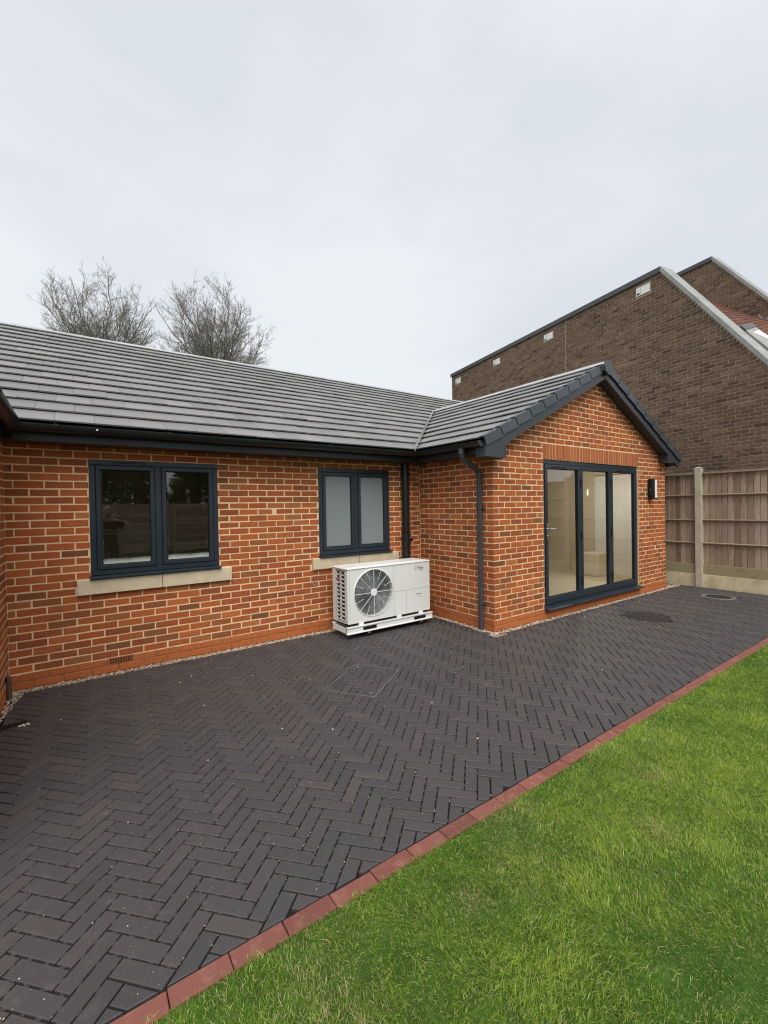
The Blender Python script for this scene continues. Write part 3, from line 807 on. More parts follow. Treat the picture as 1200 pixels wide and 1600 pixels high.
# right slope (faces away): deck with two roof windows
GRn = (GX1-APX)/cg; pl3, nn3 = slope_plane((GX1, 0, GAP_Z-PG*(GX1-APX)), (0, 1, 0), (-cg, 0, sg))
zr = lambda x: GAP_Z-PG*(x-APX)
m_ = MB(); deck(m_, [(APX, -.16, zr(APX)), (GX1, -.16, zr(GX1)), (GX1, 3.6, zr(GX1)), (APX, 3.6, zr(APX))]); m_.build('roof_deck', 'gutter', gable_roof)
tile_field(gable_roof, pl3, -.175, 3.4, GRn-.06, .3185, .2985, [], nn3, phase=-.175)
# left wing roof (slopes up to the left) - its valley with the long roof
lwm = MB(); pw = PM
deck(lwm, [(LX, -1.4, EZ), (LX, EY, EZ), (LX-3.2, EY+3.2, EZ+3.2*pw), (LX-3.2, -1.4, EZ+3.2*pw)]); left_roof = lwm.build('roof', 'gutter', house)
pl4, nn4 = slope_plane((LX, 0, EZ), (0, 1, 0), (-cm, 0, sm_))
TW = Pieces(); tile_field(left_roof, pl4, -1.4, 5, 3.2/cm, .3185, .2985, [(-1, cm, -EY+.012)], nn4, P=TW)
for it in TW.items: TL.items.append((0,)+it[1:])
# main tiles left of the wing's valley are removed
def keep(it):
    c = np.mean(it[2], axis=0)
    return not (it[1] is roof and c[0] < LX and (c[1]-EY) < (LX-c[0])-.02)
TL.items = [it for it in TL.items if keep(it)]
TL.emit('roof_tile', 300)
# valley trims
def strip(mb, a, b, wd, up, side):
    a, b, side, up = Vector(a), Vector(b), Vector(side).normalized(), Vector(up)
    mb.add([a-side*wd+up*1.5, a+up*.2, a+side*wd+up*1.5, b-side*wd+up*1.5, b+up*.2, b+side*wd+up*1.5], [(0, 1, 4, 3), (1, 2, 5, 4), (0, 3, 4, 1)[::-1]])
vt = MB(); a_, b_ = (GX0-.06, EY-.06, EZ-.02), (APX, Y_AP, GAP_Z)
dv = (Vector(b_)-Vector(a_)).normalized(); sv = dv.cross(Vector((0, 0, 1))).normalized()
for sgn in (1,): strip(vt, a_, b_, .026, (0, 0, .042), sv)
vt.build('valley', 'valley', roof)
vt = MB(); strip(vt, (LX, EY, EZ), (LX-3.2, EY+3.2, EZ+3.2*pw), .02, (0, 0, .02), (1, 1, 0)); vt.build('valley', 'valley', left_roof)
# ridge tiles
def ridge(parent, a, b, sl, L=.45, r=.115, first_cap=False):
    a, b = Vector(a), Vector(b); d = (b-a).normalized(); sd_ = d.cross(Vector((0, 0, 1))).normalized(); n = int((b-a).length/L)
    L = (b-a).length/n
    prof = [(-r, -r*sl*.95), (-r*.80, -r*sl*.62), (-r*.42, -.006), (0, .012), (r*.42, -.006), (r*.80, -r*sl*.62), (r, -r*sl*.95)]
    for k in range(n):
        p, q = a+d*(k*L+.002), a+d*((k+1)*L-.002); mb = MB(); j = RNG.normal(0, .0015); lift = Vector((0, 0, .032+j))
        m_ = len(prof)
        top = [sd_*x+Vector((0, 0, z)) for x, z in prof]; bot = [sd_*x*.97+Vector((0, 0, z-.022)) for x, z in prof]
        vs = [p+lift+t for t in top]+[q+lift+t for t in top]+[p+lift+t for t in bot]+[q+lift+t for t in bot]
        fs = [(i, i+1, m_+i+1, m_+i) for i in range(m_-1)]+[(2*m_+i, 3*m_+i, 3*m_+i+1, 2*m_+i+1) for i in range(m_-1)]
        fs += [(0, m_, 3*m_, 2*m_), (m_-1, 3*m_-1, 4*m_-1, 2*m_-1)]
        fs += [(i, 2*m_+i, 2*m_+i+1, i+1) for i in range(m_-1)]+[(m_+i, m_+i+1, 3*m_+i+1, 3*m_+i) for i in range(m_-1)]
        mb.add(vs, fs); mb.build('ridge_tile', 'ridge', parent)
ridge(roof, (-9.2, RIDGE_Y, RIDGE_Z), (5.12, RIDGE_Y, RIDGE_Z), PM)
ridge(gable_roof, (APX, -.20, GAP_Z), (APX, Y_AP+.05, GAP_Z), PG)
# ridge end cap
rc = MB(); prof = [(-.125, -.19), (-.125, -.06), (-.06, .045), (.0, .062), (.06, .045), (.125, -.06), (.125, -.19), (0, -.235)]
prof = [(-.118, -.125), (-.118, -.045), (-.062, .035), (0, .052), (.062, .035), (.118, -.045), (.118, -.125), (0, -.185)]
rc.prism([(APX+x, -.235, GAP_Z+.0+z) for x, z in prof], (0, 0, 0), (0, .045, 0)); rc.build('ridge_end_cap', 'verge', gable_roof)
# verge units, barge boards and box ends
for (sx, XE, n_) in ((1, GX0, 10), (-1, GX1, 9)):
    Ltot = abs(APX-XE)/cg; dirv = Vector((sx*cg, 0, sg)); nrm = Vector((-sx*sg, 0, cg)); o = Vector((XE, 0, GAP_Z-PG*abs(APX-XE)))
    gv = .3185
    for k in range(int(Ltot/gv)+1):
        s0, s1 = k*gv-.012, min((k+1)*gv+.004, Ltot-.03)
        if s1-s0 < .06: continue
        mb = MB(); hi0, hi1 = .046, .028
        ring = lambda s, hi: [o+dirv*s+nrm*hi+Vector((0, -.118, 0)), o+dirv*s+nrm*hi+Vector((0, -.192, 0)), o+dirv*s+nrm*(hi-.118)+Vector((0, -.192, 0)), o+dirv*s+nrm*(hi-.118)+Vector((0, -.178, 0)), o+dirv*s+nrm*(hi-.012)+Vector((0, -.178, 0)), o+dirv*s+nrm*(hi-.012)+Vector((0, -.118, 0))]
        A, B = ring(s0, hi0), ring(s1, hi1)
        mb.add(A+B, [tuple(range(6))[::-1], tuple(range(6, 12))]+[(i, (i+1) % 6, 6+(i+1) % 6, 6+i) for i in range(6)])
        mb.build('verge_unit', 'verge', gable_roof)
    bb = MB(); t0, t1 = -.015, -.195
    pA = [o+dirv*.02+nrm*t0, o+dirv*.02+nrm*t1, Vector((APX, 0, GAP_Z+t1/cg)), Vector((APX, 0, GAP_Z+t0/cg))]
    bb.prism([tuple(q) for q in pA], (0, -.165, 0), (0, -.143, 0)); bb.build('barge_board', 'fascia', house)
    bl = MB(); pB = [o+dirv*.02+nrm*-.168, o+dirv*.02+nrm*-.196, Vector((APX, 0, GAP_Z-.196/cg)), Vector((APX, 0, GAP_Z-.168/cg))]
    bl.prism([tuple(q) for q in pB], (0, -.171, 0), (0, -.1655, 0)); bl.build('barge_trim', 'fascia', house)
    sf = MB(); pS = [o+dirv*.05+nrm*-.175, Vector((APX, 0, GAP_Z-.175/cg)), Vector((APX, 0, GAP_Z-.185/cg)), o+dirv*.05+nrm*-.185]
    sf.prism([tuple(q) for q in pS], (0, -.142, 0), (0, -.001, 0)); sf.build('verge_soffit', 'fascia', house)
# box ends
zb = lambda x: GAP_Z-PG*abs(x-APX)-.02
bx = MB(); x0, x1, z0 = GX0+.02, .035, 2.195
bx.prism([(x0, 0, z0), (x1, 0, z0), (x1, 0, zb(x1)), (x0, 0, zb(x0))], (0, -.168, 0), (0, -.012, 0)); bx.build('box_end', 'fascia', house)
bt = MB(); bt.box(x1, x1+.020, -.172, -.010, z0-.004, zb(x1+.02)-.165); bt.build('corner_trim', 'fascia', house)
bx = MB(); x0, x1, z0 = 4.56, GX1-.045, 2.335
bx.prism([(x0, 0, z0), (x1, 0, z0), (x1, 0, zb(x1)), (x0, 0, zb(x0))], (0, -.168, 0), (0, -.012, 0)); bx.build('box_end', 'fascia', house)
# fascias, soffits
def single(name, mat, *a):
    m = MB(); m.box(*a); return m.build(name, mat, house)
single('fascia_board', 'eaves', LX-.0, GX0+.06, EY+.055, EY+.075, SOF, EZ-.02)
single('fascia_board', 'eaves', GX0+.045, GX0+.065, -.012, EY+.055, SOF, EZ-.02)
single('fascia_board', 'eaves', LX-.075, LX-.055, -1.4, EY+.055, SOF, EZ-.02)
single('fascia_board', 'fascia', GX1-.065, GX1-.045, -.012, 3.0, SOF+.04, EZ+.02)
single('soffit', 'gutter', XL+.005, -.005, EY+.0755, D-.006, SOF, SOF+.012)
single('soffit', 'gutter', GX0+.0655, -.006, -.012, D-.3, SOF+.001, SOF+.013)
single('soffit', 'gutter', WG+.005, GX1-.0655, -.01, 3, SOF+.041, SOF+.05)
# gutters (half round) with brackets
def gutter(a, b, outward, brackets=True, caps=(True, True), r=.058):
    a, b, ow = Vector(a), Vector(b), Vector(outward); d = (b-a).normalized(); N = 12; mb = MB()
    prof = [(math.cos(math.pi*k/N)*r, -math.sin(math.pi*k/N)*r) for k in range(N+1)]
    prof = [(r+.003, .006), (r+.003, 0)]+prof[1:-1]+[(-r, .004)]
    inn = [(x*.94, z*.94+.001) for x, z in prof]
    n = len(prof); vs = []
    for p in (a, b):
        vs += [p+ow*x+Vector((0, 0, z)) for x, z in prof]+[p+ow*x+Vector((0, 0, z)) for x, z in inn]
    fs = []
    for i in range(n-1):
        fs += [(i, i+1, 2*n+i+1, 2*n+i), (n+i, 3*n+i, 3*n+i+1, n+i+1)]
    for e in (0, 2*n): fs += [(e+i, e+n+i, e+n+i+1, e+i+1) for i in range(n-1)]
    fs += [(0, 2*n, 3*n, n), (n-1, 2*n-1, 4*n-1, 3*n-1)]
    mb.add(vs, fs); go_ = mb.build('gutter', 'gutter', house, True)
    for k, (p, on) in enumerate(((a, caps[0]), (b, caps[1]))):
        if on:
            c = MB(); q = p+d*(-.006 if k == 0 else .0)
            ring = [q+ow*x*1.03+Vector((0, 0, z*1.03)) for x, z in prof]; c.prism([tuple(t) for t in ring], (0, 0, 0), d*.007); c.build('end_cap', 'downpipe', go_)
    if brackets:
        L = (b-a).length; k = .35
        while k < L:
            q = a+d*k; c = MB(); o2 = [q+ow*x*1.06+Vector((0, 0, z*1.06)) for x, z in prof]; i2 = [q+ow*x*1.0+Vector((0, 0, z*1.0)) for x, z in prof]; m_ = n
            vs = o2+i2+[v+d*.022 for v in o2]+[v+d*.022 for v in i2]; fs = []
            for i in range(m_-1): fs += [(i, i+1, 2*m_+i+1, 2*m_+i), (i, m_+i, m_+i+1, i+1), (2*m_+i, 2*m_+i+1, 3*m_+i+1, 3*m_+i)]
            c.add(vs, fs); c.box(q.x+ow.x*.048-.008 if abs(ow.x) > .5 else q.x, (q.x+ow.x*.048+.012) if abs(ow.x) > .5 else q.x+.022, (q.y+ow.y*.055-.010) if abs(ow.y) > .5 else q.y, (q.y+ow.y*.055+.010) if abs(ow.y) > .5 else q.y+.022, q.z-.004, q.z+.012)
            c.build('bracket', 'gutter', go_)
            k += .9
    return go_
GZT = EZ-.022
gutter((LX-.05, EY-.012, GZT), (GX0-.0, EY-.012, GZT), (0, -1, 0), caps=(False, False))
gutter((GX0-.012, -.135, GZT), (GX0-.012, EY+.04, GZT), (-1, 0, 0), caps=(True, False))
gutter((LX+.012, -1.42, GZT), (LX+.012, EY+.04, GZT), (1, 0, 0), caps=(True, False))
gutter((GX1+.012, -.10, zr(GX1)-.02), (GX1+.012, 3.0, zr(GX1)-.02), (1, 0, 0), caps=(True, True))
# little blob of white sealant on the long gutter
bl = MB(); bl.lathe((-4.135, EY-.075, GZT-.018), (0, -1, 0), [(.009, 0), (.008, .006), (.003, .009)], 8); bl.build('sealant_blob', 'white_trim', house)
# downpipe with swan neck
px_, py_ = -.052, .180
dp = MB(); dp.tube([(-.352, .19, GZT-.045), (-.352, .19, 2.235), (-.340, .19, 2.205), (-.075, .183, 2.055), (px_, py_, 2.025), (px_, py_, -.01)], .034, 16)
dpo = dp.build('downpipe', 'downpipe', house, True)
for (a, b, c) in (((-.352, .19, 2.255), (-.352, .19, 2.32), .042), ((px_, py_, 1.98), (px_, py_, 2.03), .0385)):
    m_ = MB(); m_.tube([a, b], c, 16); m_.build('collar', 'downpipe', dpo, True)
for zz in (1.56, .33):
    m_ = MB(); m_.tube([(px_, py_, zz), (px_, py_, zz+.028)], .0395, 16); m_.box(px_-.005, -.002, py_-.055, py_+.055, zz+.004, zz+.024); m_.build('pipe_clip', 'downpipe', dpo)
# soil pipe in the corner
sp_ = MB(); sx_, sy_ = -.335, D-.075
sp_.tube([(sx_, sy_, 0), (sx_, sy_, SOF)], .056, 20); spo = sp_.build('soil_pipe', 'gutter', house, True)
for (z0, z1, r_) in ((1.10, 1.18, .066), (1.02, 1.10, .062), (1.24, 1.27, .064), (1.93, 1.96, .062), (1.70, 1.715, .059), (.25, .32, .064)):
    m_ = MB(); m_.tube([(sx_, sy_, z0), (sx_, sy_, z1)], r_, 20); m_.build('pipe_collar', 'gutter', spo, True)
m_ = MB(); m_.tube([(sx_+.03, sy_-.02, 1.13), (sx_+.075, sy_-.035, 1.15)], .045, 16); m_.build('access_cap', 'gutter', spo, True)
# stub of a rainwater pipe in the left corner
m_ = MB(); m_.tube([(XL+.022, 1.22, -.01), (XL+.022, 1.22, .19), (XL+.002, 1.22, .215)], .021, 14); m_.build('pipe_stub', simple('weathered_pipe', (.10, .06, .04), .6), house, True)

# ------------------------------------------------------------------ heat pump
hp = thing('heat_pump', 'white air source heat pump with round fan grille standing against the brick wall', 'heat pump', (-1.63, .88, 0))
HW, HZ0, HZ1, HD = 1.315, .185, .868, .37
b = MB(); b.box(0, HW, 0, HD, HZ0, HZ1-.022, .006)
FX, FZ, FR = .385, .535, .292
body = MB()
# front panel with a round hole
N = 48; ring = [(FX+FR*math.cos(2*math.pi*k/N), FZ+FR*math.sin(2*math.pi*k/N)) for k in range(N)]
x0, x1, z0, z1 = 0., HW, HZ0, HZ1-.022
def proj_edge(cx, cz):
    dx, dz = cx-FX, cz-FZ; t = min([((x1 if dx > 0 else x0)-FX)/dx if abs(dx) > 1e-9 else 9e9, ((z1 if dz > 0 else z0)-FZ)/dz if abs(dz) > 1e-9 else 9e9]); return (FX+dx*t, FZ+dz*t)
outer = [proj_edge(*q) for q in ring]
vs = [(q[0], 0, q[1]) for q in ring]+[(q[0], 0, q[1]) for q in outer]+[(q[0], .05, q[1]) for q in ring]
fs = [(i, (i+1) % N, N+(i+1) % N, N+i) for i in range(N)]+[(i, 2*N+i, 2*N+(i+1) % N, (i+1) % N) for i in range(N)]
body.add(vs, fs)
for (cx, cz) in ((x0, z0), (x1, z0), (x1, z1), (x0, z1)):
    # corner triangles left between the fan of edge points
    a = math.atan2(cz-FZ, cx-FX) % (2*math.pi); k = int(a/(2*math.pi)*N) % N
    body.add([(outer[k][0], 0, outer[k][1]), (cx, 0, cz), (outer[(k+1) % N][0], 0, outer[(k+1) % N][1])], [(0, 1, 2)])
body.box(0, HW, .30, HD, z0, z1); body.box(0, HW, .052, .30, z1-.01, z1); body.box(0, HW, .052, .30, z0, z0+.01); body.box(HW-.01, HW, .002, .30, z0+.01, z1-.01)
body.box(0, .012, .003, .052, z0+.01, z1-.01); body.box(0, .012, .285, .30, z0+.01, z1-.01)
body.build('casing', 'white_paint', hp)
lid = MB(); lid.box(-.006, HW+.006, -.008, HD+.006, HZ1-.020, HZ1, .007); lid.box(.03, HW-.03, .05, .20, HZ1, HZ1+.004); lid.build('lid', 'white_trim', hp)
# panel joints
for (a, b_, c, d) in ((.70, .703, z0+.004, z1-.004), (.705, HW-.002, .500, .503), (.905, .908, z0+.004, .498), (.028, .030, z0+.004, z1-.004)):
    m_ = MB(); m_.box(a, b_, -.0012, .001, c, d); m_.build('panel_joint', simple('joint_shadow_gap', (.30, .31, .31), .7), hp)
fan = MB()
for k in range(3):
    pts = []
    for j in range(9):
        r_ = .05+(FR-.03-.05)*j/8; a0 = 2*math.pi*k/3+.5*j/8; pts.append((r_, a0))
    vs = []
    for r_, a0 in pts: vs += [(FX+r_*math.cos(a0), .085, FZ+r_*math.sin(a0)), (FX+r_*math.cos(a0+1.25), .12, FZ+r_*math.sin(a0+1.25))]
    fan.add(vs+[(v[0], v[1]+.003, v[2]) for v in vs], [(2*i, 2*i+1, 2*i+3, 2*i+2) for i in range(8)]+[(18+2*i, 18+2*i+2, 18+2*i+3, 18+2*i+1) for i in range(8)])
fan.lathe((FX, .13, FZ), (0, -1, 0), [(.07, 0), (.07, .05), (.05, .06)], 20); fan.build('fan', 'dark_metal', hp)
bk = MB(); bk.box(.013, .69, .255, .262, z0+.011, z1-.011); bk.build('fan_chamber', simple('coil_grey', (.26, .275, .29), .6), hp)
gr_ = MB()
for k in range(26):
    r_ = .050+k*(FR-.054)/25; pts = [(FX+r_*math.cos(2*math.pi*i/44), -.004, FZ+r_*math.sin(2*math.pi*i/44)) for i in range(44)]
    o0 = len(gr_.v); w_r = .0009
    for i, (x, y, z) in enumerate(pts):
        ux, uz = (x-FX)/r_, (z-FZ)/r_
        gr_.v += [(x-ux*w_r, y, z-uz*w_r), (x, y-w_r*1.6, z), (x+ux*w_r, y, z+uz*w_r)]
    for i in range(44):
        a0, a1 = o0+3*i, o0+3*((i+1) % 44)
        gr_.f += [(a0, a1, a1+1, a0+1), (a0+1, a1+1, a1+2, a0+2), (a0+2, a1+2, a1, a0)]
grille = gr_.build('fan_grille', simple('grille_wire', (.45, .47, .48), .4), hp)
m_ = MB(); m_.lathe((FX, .0, FZ), (0, -1, 0), [(.048, 0), (.048, .010), (.040, .014)], 24); m_.build('grille_hub', 'white_trim', grille)
for k in range(16):
    a0 = 2*math.pi*k/16+math.pi/2; r0 = .045 if k % 2 == 0 else .17; m_ = MB()
    m_.tube([(FX+r0*math.cos(a0), -.008, FZ+r0*math.sin(a0)), (FX+(FR+.004)*math.cos(a0), -.006, FZ+(FR+.004)*math.sin(a0))], .0032 if k % 2 == 0 else .0024, 6); m_.build('spoke', 'white_trim', grille)
rg = MB(); rg.lathe((FX, 0, FZ), (0, -1, 0), [(FR+.012, 0), (FR+.012, .004), (FR, .009), (FR-.004, .004), (FR-.004, -.02)], 56); rg.f = [f for f in rg.f if len(f) == 4]; rg.build('grille_rim', 'white_paint', grille, True)
# side louvre: white bars over a dark core
sg_ = MB(); sg_.box(.014, .020, .052, .285, z0+.011, z1-.011); sg_.build('side_core', 'black', hp)
sl_ = MB(); zr_ = [z0+.012+k*(z1-z0-.05)/12+.02 for k in range(13)]
for zz in zr_: sl_.box(.0, .013, .052, .285, zz-.007, zz+.007)
sl_.box(.0, .0131, .16, .185, z0+.010, z1-.010); sl_.box(0, .0131, .052, .066, z0+.01, z1-.01); sl_.box(0, .0131, .272, .285, z0+.01, z1-.01); sl_.box(0, .0131, .066, .272, z1-.03, z1-.01)
sl_.build('side_louvre', 'white_paint', hp)
stk = MB(); stk.box(-.002, .0, .20, .27, .70, .735); stk.build('sticker', simple('red_sticker', (.45, .10, .09), .5), hp)
stk = MB(); stk.box(-.002, .0, .225, .285, .665, .695); stk.build('sticker', 'white_trim', hp)
# recessed grip badge
gp = MB(); gp.box(1.055, 1.170, -.004, .0, .400, .432, .002); gp.build('badge', 'white_trim', hp)
gp = MB(); gp.box(1.060, 1.165, -.0055, -.0038, .424, .431); gp.build('badge_slot', 'black', hp)
# lettering
def text(body, size, loc, parent, name='logo', shear=0.0, align='LEFT', mat='logo'):
    c = bpy.data.curves.new(name, 'FONT'); c.body = body; c.size = size; c.extrude = .0008; c.shear = shear; c.align_x = align
    c.materials.append(M[mat]); tmp = bpy.data.objects.new(name, c); COL.objects.link(tmp); dg = bpy.context.evaluated_depsgraph_get()
    me = bpy.data.meshes.new_from_object(tmp.evaluated_get(dg)); bpy.data.objects.remove(tmp); bpy.data.curves.remove(c)
    o = link(name, me, parent, loc); o.rotation_euler = (R(90), 0, 0); return o
text('Midea', .047, (1.092, -.0012, .764), hp, shear=.25)
text('inverter', .021, (1.205, -.0012, .737), hp, shear=.1, align='RIGHT')
sw = MB(); pts = [(1.084+.028*math.cos(t), -.0015, .780+.027*math.sin(t)) for t in [R(70+k*20) for k in range(11)]]
sw.tube(pts, [.0012+.0022*math.sin(math.pi*k/10) for k in range(11)], 6); sw.build('logo_mark', 'logo', hp)
# stand
st = MB()
zb0, zb1 = .066, .150
for (y0, y1) in ((-.014, .020), (HD-.03, HD+.004)):
    st.box(-.02, HW+.03, y0-.012, y1, zb1-.008, zb1); st.box(-.02, HW+.03, y0-.012, y1, zb0, zb0+.008); st.box(-.018, HW+.028, y0, y0+.008, zb0+.008, zb1-.008)
st.box(-.019, -.011, .021, HD-.031, zb0+.009, zb1-.0085); st.box(HW+.020, HW+.028, .021, HD-.031, zb0+.009, zb1-.0085)
st.build('stand', 'white_trim', hp)
for xx in (.21, 1.02):
    m_ = MB(); m_.box(xx, xx+.20, -.018, -.0145, zb0+.022, zb1-.022); m_.build('stand_slot', 'black', hp)
for xx in (.16, .75, 1.12):
    m_ = MB(); m_.box(xx, xx+.07, -.005, .06, zb1, HZ0-.001, .006); m_.build('mounting_foot', 'white_trim', hp)
for xx in (.25, 1.10):
    for yy in (.01, HD-.09):
        m_ = MB(); m_.box(xx, xx+.10, yy-.015, yy+.09, 0, zb0-.022, .012); m_.build('rubber_block', 'rubber', hp)
        m_ = MB(); m_.box(xx+.03, xx+.07, yy-.03, yy+.03, zb0-.030, zb0-.001, .004); m_.build('clamp', 'chrome', hp)
bd = MB(); bd.box(.03, HW-.03, .02, HD-.02, zb1+.005, HZ0-.001); bd.build('drip_tray', 'black', hp)

# ------------------------------------------------------------------ wall lamp
wl = thing('wall_lamp', 'black outdoor wall lamp with a white side panel on the gable right of the doors', 'wall lamp', (4.115, 0, 1.675))
m_ = MB(); m_.box(.005, .165, -.018, -.001, .02, .345, .003); m_.build('back_plate', 'black', wl)
m_ = MB()
pr = [(.0, -.018), (.0, -.080), (.012, -.095), (.072, -.098), (.072, -.018)]
m_.prism([(x, y, 0) for x, y in pr], (0, 0, .0), (0, 0, .36)); m_.build('lamp_cover', 'black', wl)
m_ = MB(); m_.box(.0725, .154, -.1005, -.019, .015, .345, .004); m_.build('diffuser', 'diffuser', wl)
m_ = MB(); m_.box(.0725, .158, -.102, -.018, .3452, .36, .003); m_.box(.0725, .158, -.102, -.018, .0, .0148, .003); m_.build('end_plate', 'black', wl)
m_ = MB(); m_.lathe((.0, -.055, .16), (-1, 0, 0), [(.014, 0), (.012, .006), (.004, .008)], 14); m_.build('sensor', 'dark_metal', wl)

# ------------------------------------------------------------------ covers in the paving
ic = thing('inspection_cover', 'square recessed inspection cover with thin metal rim filled with block paving', 'inspection cover', (-2.133, -.26, 0), R(34.5))
for (x0, x1, y0, y1) in ((-.335, .335, .235, .241), (-.335, .335, -.241, -.235), (-.335, -.329, -.235, .235), (.329, .335, -.235, .235)):
    m_ = MB(); m_.box(x0, x1, y0, y1, -.05, .0028); m_.build('rim', 'steel', ic)
for (x, y) in ((-.27, -.18), (.27, .18)):
    m_ = MB(); m_.lathe((x, y, -.002), (0, 0, 1), [(.016, 0), (.016, .005), (.012, .006)], 12); m_.build('lifting_key', 'steel', ic)
def manhole(loc, r, m1, m2, label, rib):
    t = thing('manhole_cover', label, 'manhole cover', loc)
    a = MB(); a.lathe((0, 0, -.05), (0, 0, 1), [(r, 0), (r, .052), (r-.006, .056), (r-.045, .056), (r-.050, .050)], 48); a.build('frame_ring', m1, t)
    a = MB(); a.lathe((0, 0, -.04), (0, 0, 1), [(r-.056, 0), (r-.056, .044), (r-.060, .046)], 48); lid_ = a.build('lid', m2, t)
    for k in range(10):
        an = 2*math.pi*k/10; a = MB(); a.tube([(math.cos(an)*r*.28, math.sin(an)*r*.28, .006), (math.cos(an)*r*.68, math.sin(an)*r*.68, .006)], .006*rib, 6); a.build('rib', m2, lid_)
    a = MB(); a.lathe((0, 0, .005), (0, 0, 1), [(r*.2, 0), (r*.2, .004), (r*.16, .006)], 20); a.build('boss', m2, lid_)
manhole((2.26, -.80, 0), .29, 'cast_iron', 'cast_iron', 'dark brown round manhole cover in the paving in front of the folding doors', 1)
manhole((4.52, -.925, 0), .24, 'cover_grey', 'cast_iron', 'grey rimmed round manhole cover in the paving close to the timber fence', 1)
gd = thing('drain_gully', 'dark open drain slot with white pebbles at the left end of the paving', 'drain', (-4.745, .61, 0))
m_ = MB(); m_.box(-.05, .09, -.045, .035, -.06, .0035, .002); m_.build('grate', 'black', gd)
for (x_, y_, r_) in ((.075, -.055, .013), (.10, -.045, .011), (.055, -.062, .012), (.085, -.072, .010), (.11, -.065, .009)):
    m_ = MB(); m_.lathe((x_, y_, .001), (0, 0, 1), [(r_*.5, 0), (r_, r_*.35), (r_*.8, r_*.8), (r_*.3, r_)], 7); m_.build('pebble', 'stone', gd)
for k in range(4):
    m_ = MB(); m_.box(-.043+k*.033, -.030+k*.033, -.038, .028, .0036, .007); m_.build('bar', 'rubber', gd)

# ------------------------------------------------------------------ gravel and grit
def pebbles(pts, sizes, name, mat='gravel', flat=.65):
    n = len(pts); base = np.array([(1, 0, 0), (-1, 0, 0), (0, 1, 0), (0, -1, 0), (0, 0, 1), (0, 0, -1), (.6, .6, .55), (-.6, .6, .55), (-.6, -.6, .55), (.6, -.6, .55)], float)
    F = np.array([(4, 6, 7), (4, 7, 8), (4, 8, 9), (4, 9, 6), (0, 2, 6), (2, 1, 7), (1, 3, 8), (3, 0, 9), (6, 2, 7), (7, 1, 8), (8, 3, 9), (9, 0, 6), (2, 0, 5), (1, 2, 5), (3, 1, 5), (0, 3, 5)])
    V = np.repeat(base[None], n, 0)*(1+RNG.normal(0, .14, (n, 10, 1)))
    V[:, :, 0] *= RNG.uniform(.7, 1.3, (n, 1)); V[:, :, 2] *= RNG.uniform(flat*.8, flat*1.2, (n, 1))
    a = RNG.uniform(0, 6.28, n); ca, sa = np.cos(a)[:, None], np.sin(a)[:, None]
    x, y = V[:, :, 0]*ca-V[:, :, 1]*sa, V[:, :, 0]*sa+V[:, :, 1]*ca
    V[:, :, 0], V[:, :, 1] = x, y
    V = V*np.asarray(sizes)[:, None, None]+np.asarray(pts)[:, None, :]
    me = np_mesh(name, V.reshape(-1, 3), (F[None]+np.arange(n)[:, None, None]*10).reshape(-1, 3), mat)
    o = link(name, me, None, None, 'stuff'); return o
def band(x0, x1, y0, y1, dens, z=(-.012, .004)):
    n = int((x1-x0)*(y1-y0)*dens); return np.column_stack([RNG.uniform(x0, x1, n), RNG.uniform(y0, y1, n), RNG.uniform(*z, n)])
P_ = [band(-4.8, -.08, 1.335, 1.43, 9000), band(-.085, -.006, -.08, 1.35, 9000), band(-.08, 5.25, -.088, -.008, 9000)]
q = band(-4.83, -4.35, .45, 1.42, 8000); q = q[(q[:, 0]-.17*q[:, 1] < -4.948)]; q[:, 2] += .004
P_.append(q)
q = band(-.16, .06, -.15, -.02, 5000, (-.004, .004)); P_.append(q[(q[:, 0] < 0) | (q[:, 1] < -.02)]); q = band(4.8, 5.2, -.10, .10, 3000, (-.006, .006)); P_.append(q)
P_.append(band(-.13, -.02, .10, .26, 5000, (-.004, .010)))
pts = np.concatenate(P_); pebbles(pts, RNG.uniform(.0045, .0115, len(pts)), 'gravel')
n = 2600; gx = np.column_stack([RNG.uniform(-4.7, 5.2, n), RNG.uniform(-2.09, 1.3, n), np.full(n, .002)]); gx = gx[(gx[:, 0] < -.1) | (gx[:, 1] < -.1)]
# most of the grit has settled in the joints
sel = RNG.random(len(gx)) < .85
ab_ = np.column_stack([(gx[:, :2]-C0)@e2, (gx[:, :2]-C0)@e1])/Wp
ab_[sel, 0] = np.round(ab_[sel, 0]); gx[:, :2] = C0+(ab_[:, :1]*e2+ab_[:, 1:]*e1)*Wp
pebbles(gx, np.where(RNG.random(len(gx)) < .015, RNG.uniform(.007, .011, len(gx)), RNG.uniform(.0014, .0036, len(gx))), 'grit')

